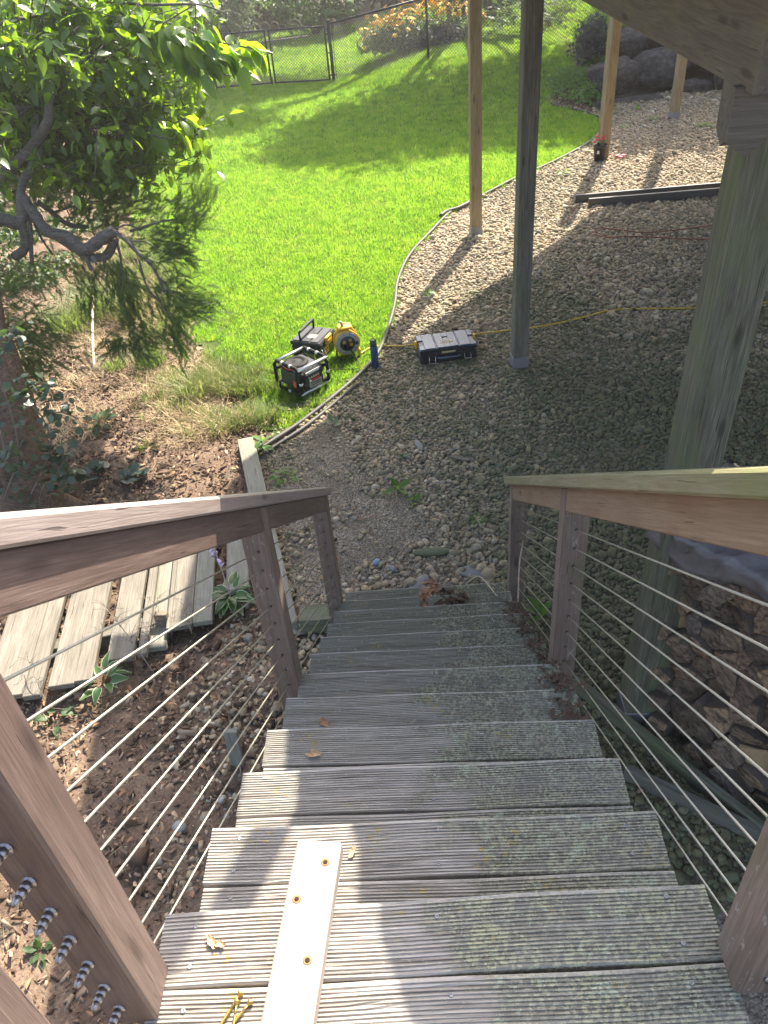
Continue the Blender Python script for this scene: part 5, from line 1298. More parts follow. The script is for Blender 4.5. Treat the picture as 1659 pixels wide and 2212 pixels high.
frond_plant('pale feathery plant with arching fronds right of the orange flowers', (3.1, 21.5), 46, .75, 'leafpale', 31)
frond_plant('second pale feathery plant half hidden by the first tall post', (4.0, 22.3), 40, .75, 'leafpale', 32)
frond_plant('feathery plant at the top of the slope beside the second tall post', (5.2, 23.8), 34, .7, 'leafpale', 33)
# orange flower clump
random.seed(5)
fb = thing('flower_clump', 'big clump of orange yellow coneflowers behind the chain link fence', 'flower clump', (1.15, 21.9, ter(1.15, 21.9)))
q = blob(2400, (0, 0, .25), (1.55, .85, .46), .2, .2, 41); q = q[q[:, 2] > .02]
tag(leaves_np(q, .14, 'leafmid', 'foliage', fb, .5), kind='stuff')
q = blob(900, (-.95, -.35, .22), (.65, .5, .32), .3, .2, 42); q = q[q[:, 2] > .02]
tag(leaves_np(q, .12, 'leafpale', 'pale_foliage', fb, .5), kind='stuff')
q = blob(900, (.35, -.5, .2), (.95, .45, .34), .3, .2, 43); q = q[q[:, 2] > .02]
tag(leaves_np(q, .12, 'purple', 'purple_foliage', fb, .5), kind='stuff')
V = []; F = []; mi = []
for k in range(9):
    a = k * 6.283 / 9; c, s = math.cos(a), math.sin(a); o = len(V)
    V += [(c * .15 - s * .12, s * .15 + c * .12, .02), (c * .15 + s * .12, s * .15 - c * .12, .02), (c * .95 + s * .17, s * .95 - c * .17, -.12), (c * 1.05, s * 1.05, -.18), (c * .95 - s * .17, s * .95 + c * .17, -.12)]
    F.append((o, o + 1, o + 2, o + 3, o + 4)); mi.append(0)
o = len(V); V += [(.2 * math.cos(k * 1.0472), .2 * math.sin(k * 1.0472), .03) for k in range(6)] + [(0, 0, .22)]
for k in range(6): F.append((o + k, o + (k + 1) % 6, o + 6)); mi.append(1)
fm = bpy.data.meshes.new('flower'); fm.from_pydata([tuple(np.asarray(v) * .052) for v in V], [], F); fm.polygons.foreach_set('material_index', mi); fm.materials.append(P['flower']); fm.materials.append(P['seed'])
for k in range(290):
    x = random.uniform(-1.5, 1.6); y = random.gauss(-.1, .42)
    if abs(x) > 1.15 and random.random() < .5: continue
    z = .36 + .38 * (1 - (x / 1.9) ** 2) - .18 * abs(y + .1) + random.gauss(.0, .09) + .14 * (x > -.2)
    o = link_mesh('flower', fm, fb); o.location = (x, y, z); s = random.uniform(1.0, 1.5); o.scale = (s, s, s)
    o.rotation_euler = (random.gauss(.55, .35), random.gauss(0, .3), random.uniform(0, 6))
# --- bed in front of the boulders
gcv = []
for (cx, cy, r, n) in ((4.25, 17.1, .75, 900), (3.95, 17.4, .45, 350), (4.2, 16.45, .35, 260), (4.6, 17.6, .5, 350)):
    a = rng.random(n) * 6.28; rr = r * rng.random(n) ** .5; x = cx + rr * np.cos(a); y = cy + rr * np.sin(a)
    gcv.append(np.stack([x, y, ter(x, y) + .05 + .28 * (1 - (rr / r) ** 2) * rng.random(n)], 1))
gcv = np.concatenate(gcv)
tag(leaves_np(gcv, .10, 'weed', 'ground_cover', None, .4), 'mound of light green leafy ground cover spilling in front of the boulders', kind='stuff')
frond_plant('yellow green spiky plant on top of the boulders', (5.15, 18.1), 40, .45, 'weed', 34)
bsh = thing('gray_shrub', 'small purple gray fuzzy shrub between the lawn and the boulders', 'shrub', (4.45, 17.9, ter(4.45, 17.9)))
q = blob(1500, (0, 0, .42), (.40, .38, .55), .1, .2, 45); q = q[q[:, 2] > .02]
tag(leaves_np(q, .09, 'purple', 'foliage', bsh, .9, pitch=-.8), kind='stuff'); MB().tube([(0, 0, -.03), (0, 0, .5)], .02, 6).build('stem', W['bark'], bsh, world=False)

# ---------------------------------------------------------------- boulders
def boulder(label, c, r, seed, rot=0):
    random.seed(seed); bm = bmesh.new(); bmesh.ops.create_icosphere(bm, subdivisions=4, radius=1.0)
    ph = [Vector((random.gauss(0, 1), random.gauss(0, 1), random.gauss(0, 1))).normalized() for _ in range(9)]
    dd = [random.uniform(.62, .92) for _ in ph]
    from mathutils import noise as mn
    for v in bm.verts:
        p = v.co.copy()
        for n_, d_ in zip(ph, dd):      # knock flat facets off a ball
            k = p.dot(n_)
            if k > d_: p -= n_ * (k - d_) * .8
        p *= 1 + .20 * mn.noise(p * 1.5 + Vector((seed, 0, 0))) + .10 * mn.noise(p * 3.7 + Vector((0, seed, 0))) + .03 * mn.noise(p * 9)
        v.co = p
    me = bpy.data.meshes.new('boulder'); bm.to_mesh(me); bm.free()
    me.polygons.foreach_set('use_smooth', [True] * len(me.polygons)); me.materials.append(P['boulder'])
    o = link_mesh('boulder', me); o.location = c; o.scale = r; o.rotation_euler = (0, 0, rot); tag(o, label, 'boulder', 'fieldstone boulders holding the bank')
boulder('gray boulder at the lower left of the bank, partly behind the yellow post', (4.72, 16.75, -1.86), (.54, .40, .36), 3, .1)
boulder('flattish gray boulder above the lower left one, right of the yellow post', (5.13, 17.35, -1.40), (.42, .38, .27), 4, .2)
boulder('big boulder with a rough pale top in the middle of the bank', (5.55, 16.85, -1.78), (.52, .42, .40), 5, -.1)
boulder('largest rounded boulder at the top of the bank', (6.05, 17.5, -1.12), (.52, .45, .44), 6, .3)
boulder('rounded gray boulder right behind the far short post', (6.45, 17.0, -1.55), (.46, .42, .42), 7, .1)
boulder('reddish gray boulder at the right end of the bank', (6.85, 16.45, -1.85), (.36, .36, .35), 8, .5)
boulder('low dark boulder under the rounded one at gravel level', (6.2, 16.55, -2.10), (.42, .3, .16), 9, 0)
boulder('long flat stone half sunk at the foot of the bank', (5.15, 16.28, -2.19), (.62, .2, .10), 10, .05)
boulder('small pale stone at the foot of the yellow post end of the bank', (4.42, 16.02, -2.17), (.20, .18, .12), 12, .4)
for i, (x, y, z, lab) in enumerate(((7.6, 16.9, -1.8, 'boulder hidden behind the big near post, lower row'), (7.5, 17.6, -1.2, 'boulder hidden behind the brown beam, upper row'))):
    boulder(lab, (x, y, z), (.5, .42, .42), 20 + i, i)
# single stones one can pick out before the steps
def stone(label, p, r, mat, seed):
    random.seed(seed); bm = bmesh.new(); bmesh.ops.create_icosphere(bm, subdivisions=2, radius=1)
    for v in bm.verts: v.co *= 1 + random.uniform(-.06, .06)
    me = bpy.data.meshes.new('stone'); bm.to_mesh(me); bm.free(); me.polygons.foreach_set('use_smooth', [True] * len(me.polygons)); me.materials.append(mat)
    o = link_mesh('stone', me); o.location = (p[0], p[1], ter(p[0], p[1]) + r[2] * .6); o.scale = r; o.rotation_euler = (0, 0, seed); tag(o, label, 'stone', 'stones lying singly before the steps')
bluest = plain('blue_gray_stone', (.20, .27, .40), .6, var=.15); slate = plain('gray_slate', (.17, .175, .17), .7, var=.25, bump=.3); mossst = plain('mossy_slate', (.10, .11, .06), .85, var=.5, bump=.5)
stone('pale blue stone lying at the edge of the fine gravel before the steps', (0.197, 3.491, -2.253), (.032, .026, .022), bluest, 1)
stone('gray blue stone just right of the pale blue one', (0.316, 3.411, -2.251), (.030, .024, .02), plain('slate_blue_stone', (.15, .18, .22), .6), 2)
stone('long flat mossy slate in the pebbles before the last step', (0.601, 3.568, -2.254), (.15, .045, .022), mossst, 0)
stone('flat gray slate at the right end of the last step', (0.897, 3.342, -2.257), (.14, .07, .015), slate, 3)
stone('flat gray slate touching the middle of the last step', (0.492, 3.256, -2.251), (.11, .05, .014), slate, 4)
stone('long gray driftwood coloured stone right of the fine gravel', (0.543, 4.947, -2.250), (.09, .03, .02), slate, 5)
stone('smooth gray stone in the soil left of the upper steps', (-0.819, 1.498, -2.251), (.042, .036, .03), plain('pale_gray_stone', (.26, .26, .23), .7), 6)
stone('smooth white stone near the stub stake left of the steps', (-0.621, 1.652, -2.251), (.028, .024, .02), plain('white_stone', (.38, .37, .33), .7), 7)

# ---------------------------------------------------------------- chain link fence and gates
FM = P['fence']
def wires(mb, p0, p1, z0a, z0b, hgt, gap=.070, r=.0050):
    p0 = Vector(p0); p1 = Vector(p1); L = (p1 - p0).length; d = (p1 - p0) / L; n = Vector((-d.y, d.x, 0))
    zb = lambda s: z0a + (z0b - z0a) * s / L
    V = []; F = []
    k = -int(hgt / gap) - 1
    for sgn in (1, -1):
        k = -int(hgt / gap) - 1
        while k * gap < L + hgt:
            s0 = k * gap; pts = []
            a0 = max(0, s0 if sgn > 0 else s0 - hgt); a1 = min(L, s0 + hgt if sgn > 0 else s0)
            if a1 - a0 > .02:
                za = (a0 - s0) if sgn > 0 else (s0 - a0); ze = (a1 - s0) if sgn > 0 else (s0 - a1)
                A = Vector((p0.x + d.x * a0, p0.y + d.y * a0, zb(a0) + za)); B = Vector((p0.x + d.x * a1, p0.y + d.y * a1, zb(a1) + ze))
                mb.tube([A + n * .002 * sgn, B + n * .002 * sgn], r, 3, cap=False)
            k += 1
def gate(label, a, b, z):
    t = thing('chain_link_gate', label, 'gate', (a[0], a[1], z), 0, 'pair of black chain link gates')
    z0, z1 = z + .05, z + 1.20
    for p in (a, b): MB().tube([(p[0], p[1], z0), (p[0], p[1], z1)], .023, 8).build('upright', FM, t)
    MB().tube([(a[0], a[1], z0 + .02), (b[0], b[1], z0 + .02)], .021, 8).build('bottom_rail', FM, t)
    MB().tube([(a[0], a[1], z1 - .02), (b[0], b[1], z1 - .02)], .021, 8).build('top_rail', FM, t)
    m = MB(); wires(m, (a[0], a[1], 0), (b[0], b[1], 0), z0 + .03, z0 + .03, 1.10); m.build('wire_mesh', FM, t)
    m = MB()
    for i in range(10):
        s = (i + .5) / 10; m.tube([(a[0] + (b[0] - a[0]) * s - .02, a[1] + (b[1] - a[1]) * s - .02, z1 - .02), (a[0] + (b[0] - a[0]) * s + .02, a[1] + (b[1] - a[1]) * s - .02, z1 + .004)], .006, 4)
    m.build('wire_tie', FM, t); return t
g1 = gate('left chain link gate, partly hidden by the bright leaves', (-3.93, 21.10), (-2.56, 21.08), GZ)
g2 = gate('right chain link gate, next to the thick fence post', (-2.46, 21.06), (-1.12, 20.86), GZ)
MB().box((-2.50, 21.05, GZ + .72), (.14, .05, .05), .01).build('latch', FM, g2)
MB().tube([(-2.53, 21.05, GZ - .02), (-2.53, 21.05, GZ + .2)], .012, 6).build('drop_rod', FM, g2)
def fence(label, pts, zs, thick0=True):
    t = thing('chain_link_fence', label, 'fence', (pts[0][0], pts[0][1], zs[0]), 0, 'black chain link fence along the lawn')
    for i, (p, z) in enumerate(zip(pts, zs)):
        r = .040 if (i == 0 and thick0) else .028
        ps = MB().tube([(p[0], p[1], z - .1), (p[0], p[1], z + 1.24)], r, 10).build('post', FM, t)
        MB().lathe([(r + .004, 0), (r + .004, .02), (r * .6, .045), (.004, .055)], 10, Matrix.Translation((p[0], p[1], z + 1.24))).build('post_cap', FM, ps, world=True)
    for i in range(len(pts) - 1):
        a, b = pts[i], pts[i + 1]
        MB().tube([(*a, zs[i] + 1.20), (*b, zs[i + 1] + 1.20)], .022, 8).build('top_rail', FM, t)
        m = MB(); wires(m, (*a, 0), (*b, 0), zs[i] + .03, zs[i + 1] + .03, 1.17); m.build('wire_mesh', FM, t)
        m = MB()
        for k in range(12):
            s = (k + .5) / 12; q = Vector((*a, zs[i] + 1.2)).lerp(Vector((*b, zs[i + 1] + 1.2)), s); m.tube([q + Vector((-.02, -.02, -.01)), q + Vector((.02, -.02, .024))], .006, 4)
        m.build('wire_tie', FM, t)
    if thick0:
        m = MB()
        for dz in (.15, .62, 1.0): m.tube([(pts[0][0] - .07, pts[0][1] - .02, zs[0] + dz), (pts[0][0] + .06, pts[0][1] - .02, zs[0] + dz)], .018, 6)
        m.tube([(pts[0][0] + .075, pts[0][1] - .01, zs[0]), (pts[0][0] + .075, pts[0][1] - .01, zs[0] + 1.15)], .008, 6); m.build('hinge', FM, t)
fence('chain link fence climbing the slope right of the gates, in front of the flowers', [(-1.02, 20.82), (1.23, 19.79), (3.3, 18.9), (5.5, 19.4)], [ter(-1.02, 20.82), ter(1.23, 19.79), ter(3.3, 18.9), ter(5.5, 19.4)])
fence('chain link fence section left of the gates, mostly behind the dark shrub', [(-4.02, 21.14), (-6.6, 21.3), (-9.0, 21.4)], [GZ, GZ, GZ])
# curly wire border behind the gates
wb = thing('wire_border', 'curly wrought iron garden border behind the left gate', 'garden border', (-3.6, 26.0, GZ))
for k in range(6):
    x = -4.3 + k * .27; a = [(x + .13 * math.cos(t), 26.0, GZ + .62 + .16 * math.sin(t)) for t in np.linspace(-.4, 3.6, 12)]
    MB().tube([(x + .13, 26.0, GZ)] + a, .014, 6).build('scroll', P['twig'], wb)
MB().tube([(-4.6, 26.0, GZ + .25), (-2.0, 26.0, GZ + .34)], .03, 6).build('rail', P['twig'], wb)
MB().tube([(-2.35 + .2 * math.cos(t), 25.9, GZ + .55 + .25 * math.sin(t)) for t in np.linspace(-.9, 2.6, 12)], .018, 6).build('hoop', P['twig'], wb)
# slatted cedar screen glimpsed behind the flowers
sc_ = thing('slat_screen', 'reddish wooden slat screen glimpsed behind the orange flowers', 'screen', (2.9, 24.6, ter(2.9, 24.6)))
for k in range(9): board('slat', (2.0 + k * .2, 24.6, ter(2.9, 24.6)), (2.0 + k * .2, 24.6, ter(2.9, 24.6) + 1.9), .15, .025, W['redbark'], sc_, (0, -1, 0))

# ---------------------------------------------------------------- leaves, twigs and debris one can pick out
def dead_leaf(label, p, size, mat, seed, group='dead leaves lying on the steps'):
    random.seed(seed); V = []; F = []
    n = 11
    ol = []
    for i in range(n * 2):      # lobed outline
        t = i / (n * 2) * 6.283; rr = (.5 + .07 * math.cos(t * 5 + seed) + .05 * math.sin(t * 9 + seed) + random.uniform(-.04, .04)) * (.75 + .25 * abs(math.cos(t / 2)))
        ol.append((rr * math.cos(t) * 1.5, rr * math.sin(t) * .7))
    V = [(0, 0, .05)]
    for (sc) in (.5, 1.0):
        for (x, y) in ol: V.append((x * sc, y * sc, .75 * sc * sc * abs(y) + .30 * (x * sc) ** 2 + random.uniform(-.05, .05) * sc))
    N = len(ol)
    for i in range(N):
        F.append((0, 1 + i, 1 + (i + 1) % N)); F.append((1 + i, 1 + N + i, 1 + N + (i + 1) % N, 1 + (i + 1) % N))
    me = bpy.data.meshes.new('dead_leaf'); me.from_pydata([tuple(c * size for c in v) for v in V], [], F); me.materials.append(P[mat])
    o = link_mesh('dead_leaf', me); o.location = p; o.rotation_euler = (random.uniform(-.2, .2), random.uniform(-.2, .2), random.uniform(0, 6)); tag(o, label, 'leaf', group)
def treadz(k): return -k * RISE + .004
def onT(x, k, back=.07): return (x, k * RUN - back, treadz(k))
dead_leaf('curled tan leaf on the fourth step from the top, near its left end', Vector((0.167, 0.751, -0.585)), .038, 'dryleaf2', 1)
dead_leaf('flat brown leaf across the gap on the fifth step', Vector((0.154, 1.022, -0.782)), .040, 'dryleaf', 2)
dead_leaf('small reddish leaf with a twig at the right of the seventh step', Vector((0.752, 1.472, -1.176)), .045, 'dryleaf', 3)
dead_leaf('tan crumb of leaf at the right of the fifth step', Vector((0.649, 1.200, -0.980)), .03, 'dryleaf2', 4)
dead_leaf('yellow tan leaf tip sticking from the gap right of the pale timber', Vector((0.346, 0.204, -0.193)), .022, 'dryleaf2', 5)
dead_leaf('forked orange brown leaf scrap on the sunlit landing board', Vector((0.103, -0.076, 0.004)), .022, 'dryleaf2', 6)
dead_leaf('second orange brown leaf scrap beside the forked one on the landing', Vector((0.119, -0.080, 0.004)), .020, 'dryleaf2', 7)
dead_leaf('pale curled leaf at the far edge of the second lowest step', Vector((0.538, 3.089, -2.150)), .055, 'dryleaf2', 8)
dead_leaf('narrow reddish leaf on the lower steps right of the dead stalk', Vector((0.619, 2.734, -1.950)), .045, 'dryleaf', 9)
dead_leaf('brown leaf lying by the dark leaf clump on the lower steps', Vector((0.490, 2.712, -1.950)), .04, 'dryleaf', 10)
for i, (px_, lab) in enumerate((((0.719, 2.747, -1.950), 'dark clump of rotting leaves right on the third lowest step'), ((0.668, 2.870, -2.000), 'small dark clump of rotting leaves left of the bent twig'))):
    random.seed(40 + i); V, F = leaf_shape(.06, .03, .2, .02, 3); n = 26
    v, f = spread(V, F, np.asarray(px_) + np.stack([rng.normal(0, .05, n), rng.normal(0, .02, n), rng.random(n) * .03], 1), np.stack([rng.normal(0, .6, n), rng.normal(0, .5, n), rng.random(n) * 6.28], 1), rng.uniform(.6, 1.2, n))
    tag(link_mesh('leaf_clump', np_mesh('leaf_clump', v, f, P['darkleaf'])), lab, 'leaves', 'rotting leaf clumps on the lower steps')
ds = thing('dead_stalk', 'brown dead stalk with crisp curled leaves lying down the lower steps', 'stalk', (0.516, 2.692, -1.980))
s0_, s1_ = Vector((0.508, 2.644, -1.950)), Vector((0.593, 3.100, -2.080))
MB().tube(smooth_path([s0_, s0_.lerp(s1_, .5) + Vector((.01, 0, .03)), s1_], 6), .004, 5).build('stem', P['darkleaf'], ds)
V, F = leaf_shape(.07, .035, .3, .03, 3); n = 46; tt = rng.random(n)
v, f = spread(V, F, np.asarray([tuple(s0_.lerp(s1_, t) - Vector(ds.location) + Vector((0, 0, .02))) for t in tt]) + rng.normal(0, .012, (n, 3)), np.stack([rng.normal(0, .8, n), rng.normal(0, .6, n), rng.random(n) * 6.28], 1), rng.uniform(.5, 1.1, n))
link_mesh('curled_leaves', np_mesh('curled_leaves', v, f, P['dryleaf']), ds)
def twig(label, pts, r, mat='twig', group='twigs on and beside the steps'):
    tag(MB().tube(smooth_path(pts, 6), r, 5).build('twig', P[mat]), label, 'twig', group)
twig('pale bent twig arching over the lowest step at the right', [(0.800, 3.095, -2.120), (0.878, 3.118, -2.080), (0.919, 3.067, -2.060), (0.950, 2.924, -2.000), (0.975, 2.807, -1.960)], .0055, 'stick')
twig('forked gray twig lying across the lower steps', [(0.367, 2.654, -1.950), (0.490, 2.702, -1.940), (0.620, 2.748, -1.940), (0.737, 2.816, -1.980)], .0045)
twig('fork of the gray twig pointing toward the gap', [(0.476, 2.695, -1.940), (0.588, 2.679, -1.940), (0.684, 2.641, -1.940)], .0035)
twig('thin curved twig at the right end of the seventh step', [(0.759, 1.456, -1.170), (0.877, 1.455, -1.165), (0.981, 1.488, -1.170), (1.056, 1.530, -1.170)], .0035, 'stick')
twig('long pale straight twig standing behind the right railing post', [(1.055, 2.462, -1.671), (1.092, 2.700, -1.607), (1.140, 2.907, -1.593)], .0045, 'stick')
# twig('thin curved vine tendril on the left railing post by the steps', [(-0.006, 1.092, -0.557), (0.027, 1.109, -0.482), (0.059, 1.130, -0.472), (0.069, 1.123, -0.479)], .003, 'stick')
twig('dark stick lying in the gravel behind the tool box', [(1.011, 6.879, -2.252), (1.089, 7.026, -2.251), (1.125, 7.106, -2.250)], .010)
# a weathered wood chip on the shaded gravel
plank('wood_chip', 'pale splinter of wood lying on the shaded gravel', 'wood chip', (0.796, 4.736, -2.220), (0.954, 4.658, -2.215), .035, .012, W['plank'])
# litter tucked along the steps at the right
n = 420; y_ = rng.uniform(.9, 2.6, n); k_ = np.floor(y_ / RUN) + 1
q = np.stack([rng.normal(1.035, .03, n), y_, -k_ * RISE + .012], 1)
V, F = leaf_shape(.022, .012, .2, .006, 2); v, f = spread(V, F, q, np.stack([rng.normal(0, .4, n), rng.normal(0, .4, n), rng.random(n) * 6.28], 1), rng.uniform(.5, 1.2, n))
tag(link_mesh('leaf_litter', np_mesh('leaf_litter', v, f, P['darkleaf'])), 'brown leaf litter caught along the right ends of the steps', kind='stuff')

# ---------------------------------------------------------------- scattered stuff
def ico(seed, flat=(1, .8, .6), sub=2):
    random.seed(seed); bm = bmesh.new(); bmesh.ops.create_icosphere(bm, subdivisions=sub, radius=1.0)
    a = [Vector((random.gauss(0, 1), random.gauss(0, 1), random.gauss(0, 1))).normalized() for _ in range(4)]
    for v in bm.verts:
        for n_ in a:
            k = v.co.dot(n_)
            if k > .72: v.co -= n_ * (k - .72) * .75
        v.co *= 1 + random.uniform(-.03, .03)
        v.co.x *= flat[0]; v.co.y *= flat[1]; v.co.z *= flat[2]
    bm.verts.ensure_lookup_table(); V = [tuple(v.co) for v in bm.verts]; F = [tuple(x.index for x in f.verts) for f in bm.faces]; bm.free(); return V, F
PEB = [proto('pebble_shape', *ico(100 + i, (1, random.uniform(.62, .95), random.uniform(.42, .75)), 2), P['pebble']) for i in range(8)]
def grid_pts(poly, step, jit=.5, keep=1.0, x=None, y=None):
    xs = [p[0] for p in poly]; ys = [p[1] for p in poly]
    X = np.arange(max(min(xs), -12 if x is None else x[0]), min(max(xs), 14 if x is None else x[1]), step)
    Y = np.arange(min(ys) if y is None else y[0], max(ys) if y is None else y[1], step)
    gx, gy = np.meshgrid(X, Y); gx = gx.ravel() + rng.uniform(-jit, jit, gx.size) * step; gy = gy.ravel() + rng.uniform(-jit, jit, gy.size) * step
    k = inpoly(gx, gy, poly) & (rng.random(gx.size) < keep)
    # leave out what lies well outside any view from the steps
    k &= (gx < .70 * (gy + .8) + 1.6) & (gx > -.72 * (gy + .8) - 1.6)
    return gx[k], gy[k]
px, py, ps, pzv = [], [], [], []
def add_peb(x, y, s0, s1, lift=.3):
    s = np.exp(rng.normal(math.log((s0 + s1) / 2), .30, len(x))) * (.82 + .36 * vnoise(x, y, .9, 21)); px.append(x); py.append(y); ps.append(s); pzv.append(ter(x, y) + s * rng.uniform(.05, .75, len(x)) * lift * 2)
x, y = grid_pts(GRAVEL, .031, .5, 1, None, (1.0, 7.2)); k = ~((inpoly(x, y, GRIT) & (rng.random(len(x)) < np.where(vnoise(x, y, 3.0, 8) > .62, .45, .90)))); add_peb(x[k], y[k], .0145, .0205)
x, y = grid_pts(GRAVEL, .037, .5, 1, None, (7.2, 11)); add_peb(x, y, .018, .025)
x, y = grid_pts(GRAVEL, .040, .5, 1, None, (11, 16.9)); add_peb(x, y, .019, .027)
x, y = grid_pts(GRAVEL_L, .036, .5, .8); k = vnoise(x, y, 2.6, 6) > .25; add_peb(x[k], y[k], .014, .021)
# stray pebbles in the soil left of the steps and by the edging
x, y = grid_pts([(-1.5, -.8), (-.3, -.8), (-.3, 2.9), (-.6, 2.9), (-1.1, 2.2)], .06, .5, .35); add_peb(x, y, .012, .02)
x, y = grid_pts([(-1.0, 5.0), (-.55, 5.3), (0, 6.1), (-.1, 6.25), (-.75, 5.6), (-1.1, 5.2)], .035, .5, .6); add_peb(x, y, .013, .019)
# a second, sparser layer on top
x, y = grid_pts(GRAVEL, .060, .5, .8, None, (1.0, 9)); k = ~inpoly(x, y, GRIT); add_peb(x[k], y[k], .0155, .022, .55)
px, py, ps, pzv = map(np.concatenate, (px, py, ps, pzv)); n = len(px)
scatter('pebbles', np.stack([px, py, pzv], 1), np.stack([rng.normal(0, .35, n), rng.normal(0, .35, n), rng.random(n) * 6.28], 1), np.stack([ps, ps, ps], 1), rng.integers(0, 8, n), PEB, 'rounded river pebbles covering the gravel bed')
print('pebbles', n)
# fine grit stones in the path before the steps
x, y = grid_pts(GRIT, .017, .5, .9); n = len(x); s = rng.uniform(.0035, .0085, n)
scatter('fine_gravel', np.stack([x, y, ter(x, y) + s * .4], 1), rng.random((n, 3)) * 6.28, np.stack([s, s, s], 1), rng.integers(0, 8, n), [proto('grit_shape', *ico(140 + i, (1, .8, .6), 1), P['pebble']) for i in range(8)], 'fine tan gravel worn bare before the last step')
# bits of leaf, bark and twig caught in the pebbles
GL_ = [proto('litter_shape', *leaf_shape(1, .5, .4, .3, 3), P['dryleaf']), proto('twig_shape', *leaf_shape(2.6, .05, .1, -.2, 3), P['twig']), proto('crumb_shape', *ico(170, (1, .6, .4), 1), P['chip']), proto('shred_shape', *leaf_shape(1, .3, .3, .2, 3), P['darkleaf'])]
x, y = grid_pts(GRAVEL, .10, .5, .75, None, (1.0, 9.5)); k = vnoise(x, y, 1.1, 14) > .34; x, y = x[k], y[k]; n = len(x); s = np.exp(rng.normal(math.log(.018), .4, n))
scatter('gravel_litter', np.stack([x, y, ter(x, y) + rng.uniform(.016, .030, n)], 1), np.stack([rng.normal(0, .4, n), rng.normal(0, .4, n), rng.random(n) * 6.28], 1), np.stack([s, s, s], 1), rng.choice(4, n, p=[.14, .26, .34, .26]), GL_, 'bits of dead leaf, bark and twig among the pebbles')
# bark mulch chips
def chip(seed):
    random.seed(seed); m = MB(); m.box((0, 0, 0), (1, random.uniform(.22, .5), random.uniform(.10, .25)))
    V = [(p[0] + random.uniform(-.12, .12), p[1] + random.uniform(-.06, .06), p[2] + random.uniform(-.05, .05) + .1 * p[0] ** 2) for p in m.v]
    return V, [tuple(f) for f in m.f]
CH = [proto('chip_shape', *chip(i), P['chip'], False) for i in range(6)]
x, y = grid_pts(SOIL, .036, .5, 1, (-6.5, 0), (-1.2, 10.5)); n = len(x); s = np.exp(rng.normal(math.log(.026), .45, n))
scatter('bark_mulch', np.stack([x, y, ter(x, y) + rng.uniform(.004, .035, n)], 1), np.stack([rng.normal(0, .5, n), rng.normal(0, .5, n), rng.random(n) * 6.28], 1), np.stack([s, s, s], 1), rng.integers(0, 6, n), CH, 'brown bark mulch and crumbs over the bare soil')
x, y = grid_pts([(3.5, 16.2), (4.2, 15.7), (4.7, 16.4), (4.2, 17.0), (3.6, 16.8)], .05, .5, 1); n = len(x); s = rng.uniform(.03, .06, n)
scatter('bark_mulch', np.stack([x, y, ter(x, y) + .02], 1), np.stack([rng.normal(0, .4, n), rng.normal(0, .4, n), rng.random(n) * 6.28], 1), np.stack([s, s, s], 1), rng.integers(0, 6, n), CH, 'pinkish bark mulch in the small bed before the boulders')
# dry leaves and needles under the left railing
DL = [proto('litter_shape', *leaf_shape(1, .5, .3, .3, 3), P['dryleaf2']), proto('litter_shape', *leaf_shape(1, .4, .4, .1, 3), P['dryleaf']), proto('needle_shape', *leaf_shape(1.6, .035, .1, .1, 2), P['straw']), proto('twig_shape', *leaf_shape(2.4, .05, .1, -.2, 3), P['twig'])]
x, y = grid_pts([(-2.6, -1.2), (-.15, -1.2), (-.15, 2.6), (-.9, 2.8), (-2.6, 2.3)], .046, .5, .8); n = len(x); s = rng.uniform(.018, .055, n)
scatter('leaf_litter', np.stack([x, y, ter(x, y) + rng.uniform(.02, .06, n)], 1), np.stack([rng.normal(0, .5, n), rng.normal(0, .4, n), rng.random(n) * 6.28], 1), np.stack([s, s, s], 1), rng.choice(4, n, p=[.07, .18, .45, .30]), DL, 'dry leaves, needles and small twigs on the soil under the left railing')
x, y = grid_pts(SOIL, .11, .5, .8, (-4.5, 0), (3.6, 8.5)); n = len(x); s = rng.uniform(.03, .09, n)
scatter('twigs', np.stack([x, y, ter(x, y) + rng.uniform(.02, .05, n)], 1), np.stack([rng.normal(0, .3, n), rng.normal(0, .25, n), rng.random(n) * 6.28], 1), np.stack([s, s, s], 1), rng.choice(4, n, p=[.08, .14, .42, .36]), DL, 'dry stems and twigs over the mulched soil')

# ---------------------------------------------------------------- grass
def tuft(seed, nb, rad, h, w, lean, mat, name='grass_shape'):
    r = np.random.default_rng(seed); V = []; F = []
    for i in range(nb):
        a = r.random() * 6.283; d = rad * r.random() ** .5; b = np.array([d * math.cos(a), d * math.sin(a), 0.0])
        hh = h * r.uniform(.55, 1.15); ya = r.random() * 6.283; ln = hh * lean * r.uniform(.2, 1.3); fa = r.random() * 6.283
        t = np.array([math.cos(fa), math.sin(fa), 0]); s = np.array([-t[1], t[0], 0]) * w * r.uniform(.7, 1.2) / 2
        m = b + t * ln * .35 + np.array([0, 0, hh * .6]); e = b + t * ln + np.array([0, 0, hh])
        o = len(V); V += [b - s, b + s, m + s * .8, m - s * .8, e]; F += [(o, o + 1, o + 2, o + 3), (o + 3, o + 2, o + 4, o + 4)]
    tri = [f for f in F if f[2] == f[3]]; qd = [f for f in F if f[2] != f[3]]
    me = bpy.data.meshes.new(name); me.from_pydata([tuple(v) for v in V], [], qd + [t[:3] for t in tri]); me.materials.append(P[mat]); me.update()
    return bpy.data.objects.new(name, me)
GT = [tuft(i, 38, .065, .048, .0050, .6, 'grass') for i in range(6)]
gx_, gy_, gs_ = [], [], []
for (y0, y1, st, sc) in ((5.0, 9.5, .058, 1.0), (9.5, 14, .072, 1.15), (14, 21.5, .10, 1.5), (21.5, 30, .16, 2.3)):
    x, y = grid_pts(LAWN, st, .5, 1, None, (y0, y1)); gx_.append(x); gy_.append(y); gs_.append(np.full(len(x), sc))
x, y, s = map(np.concatenate, (gx_, gy_, gs_))
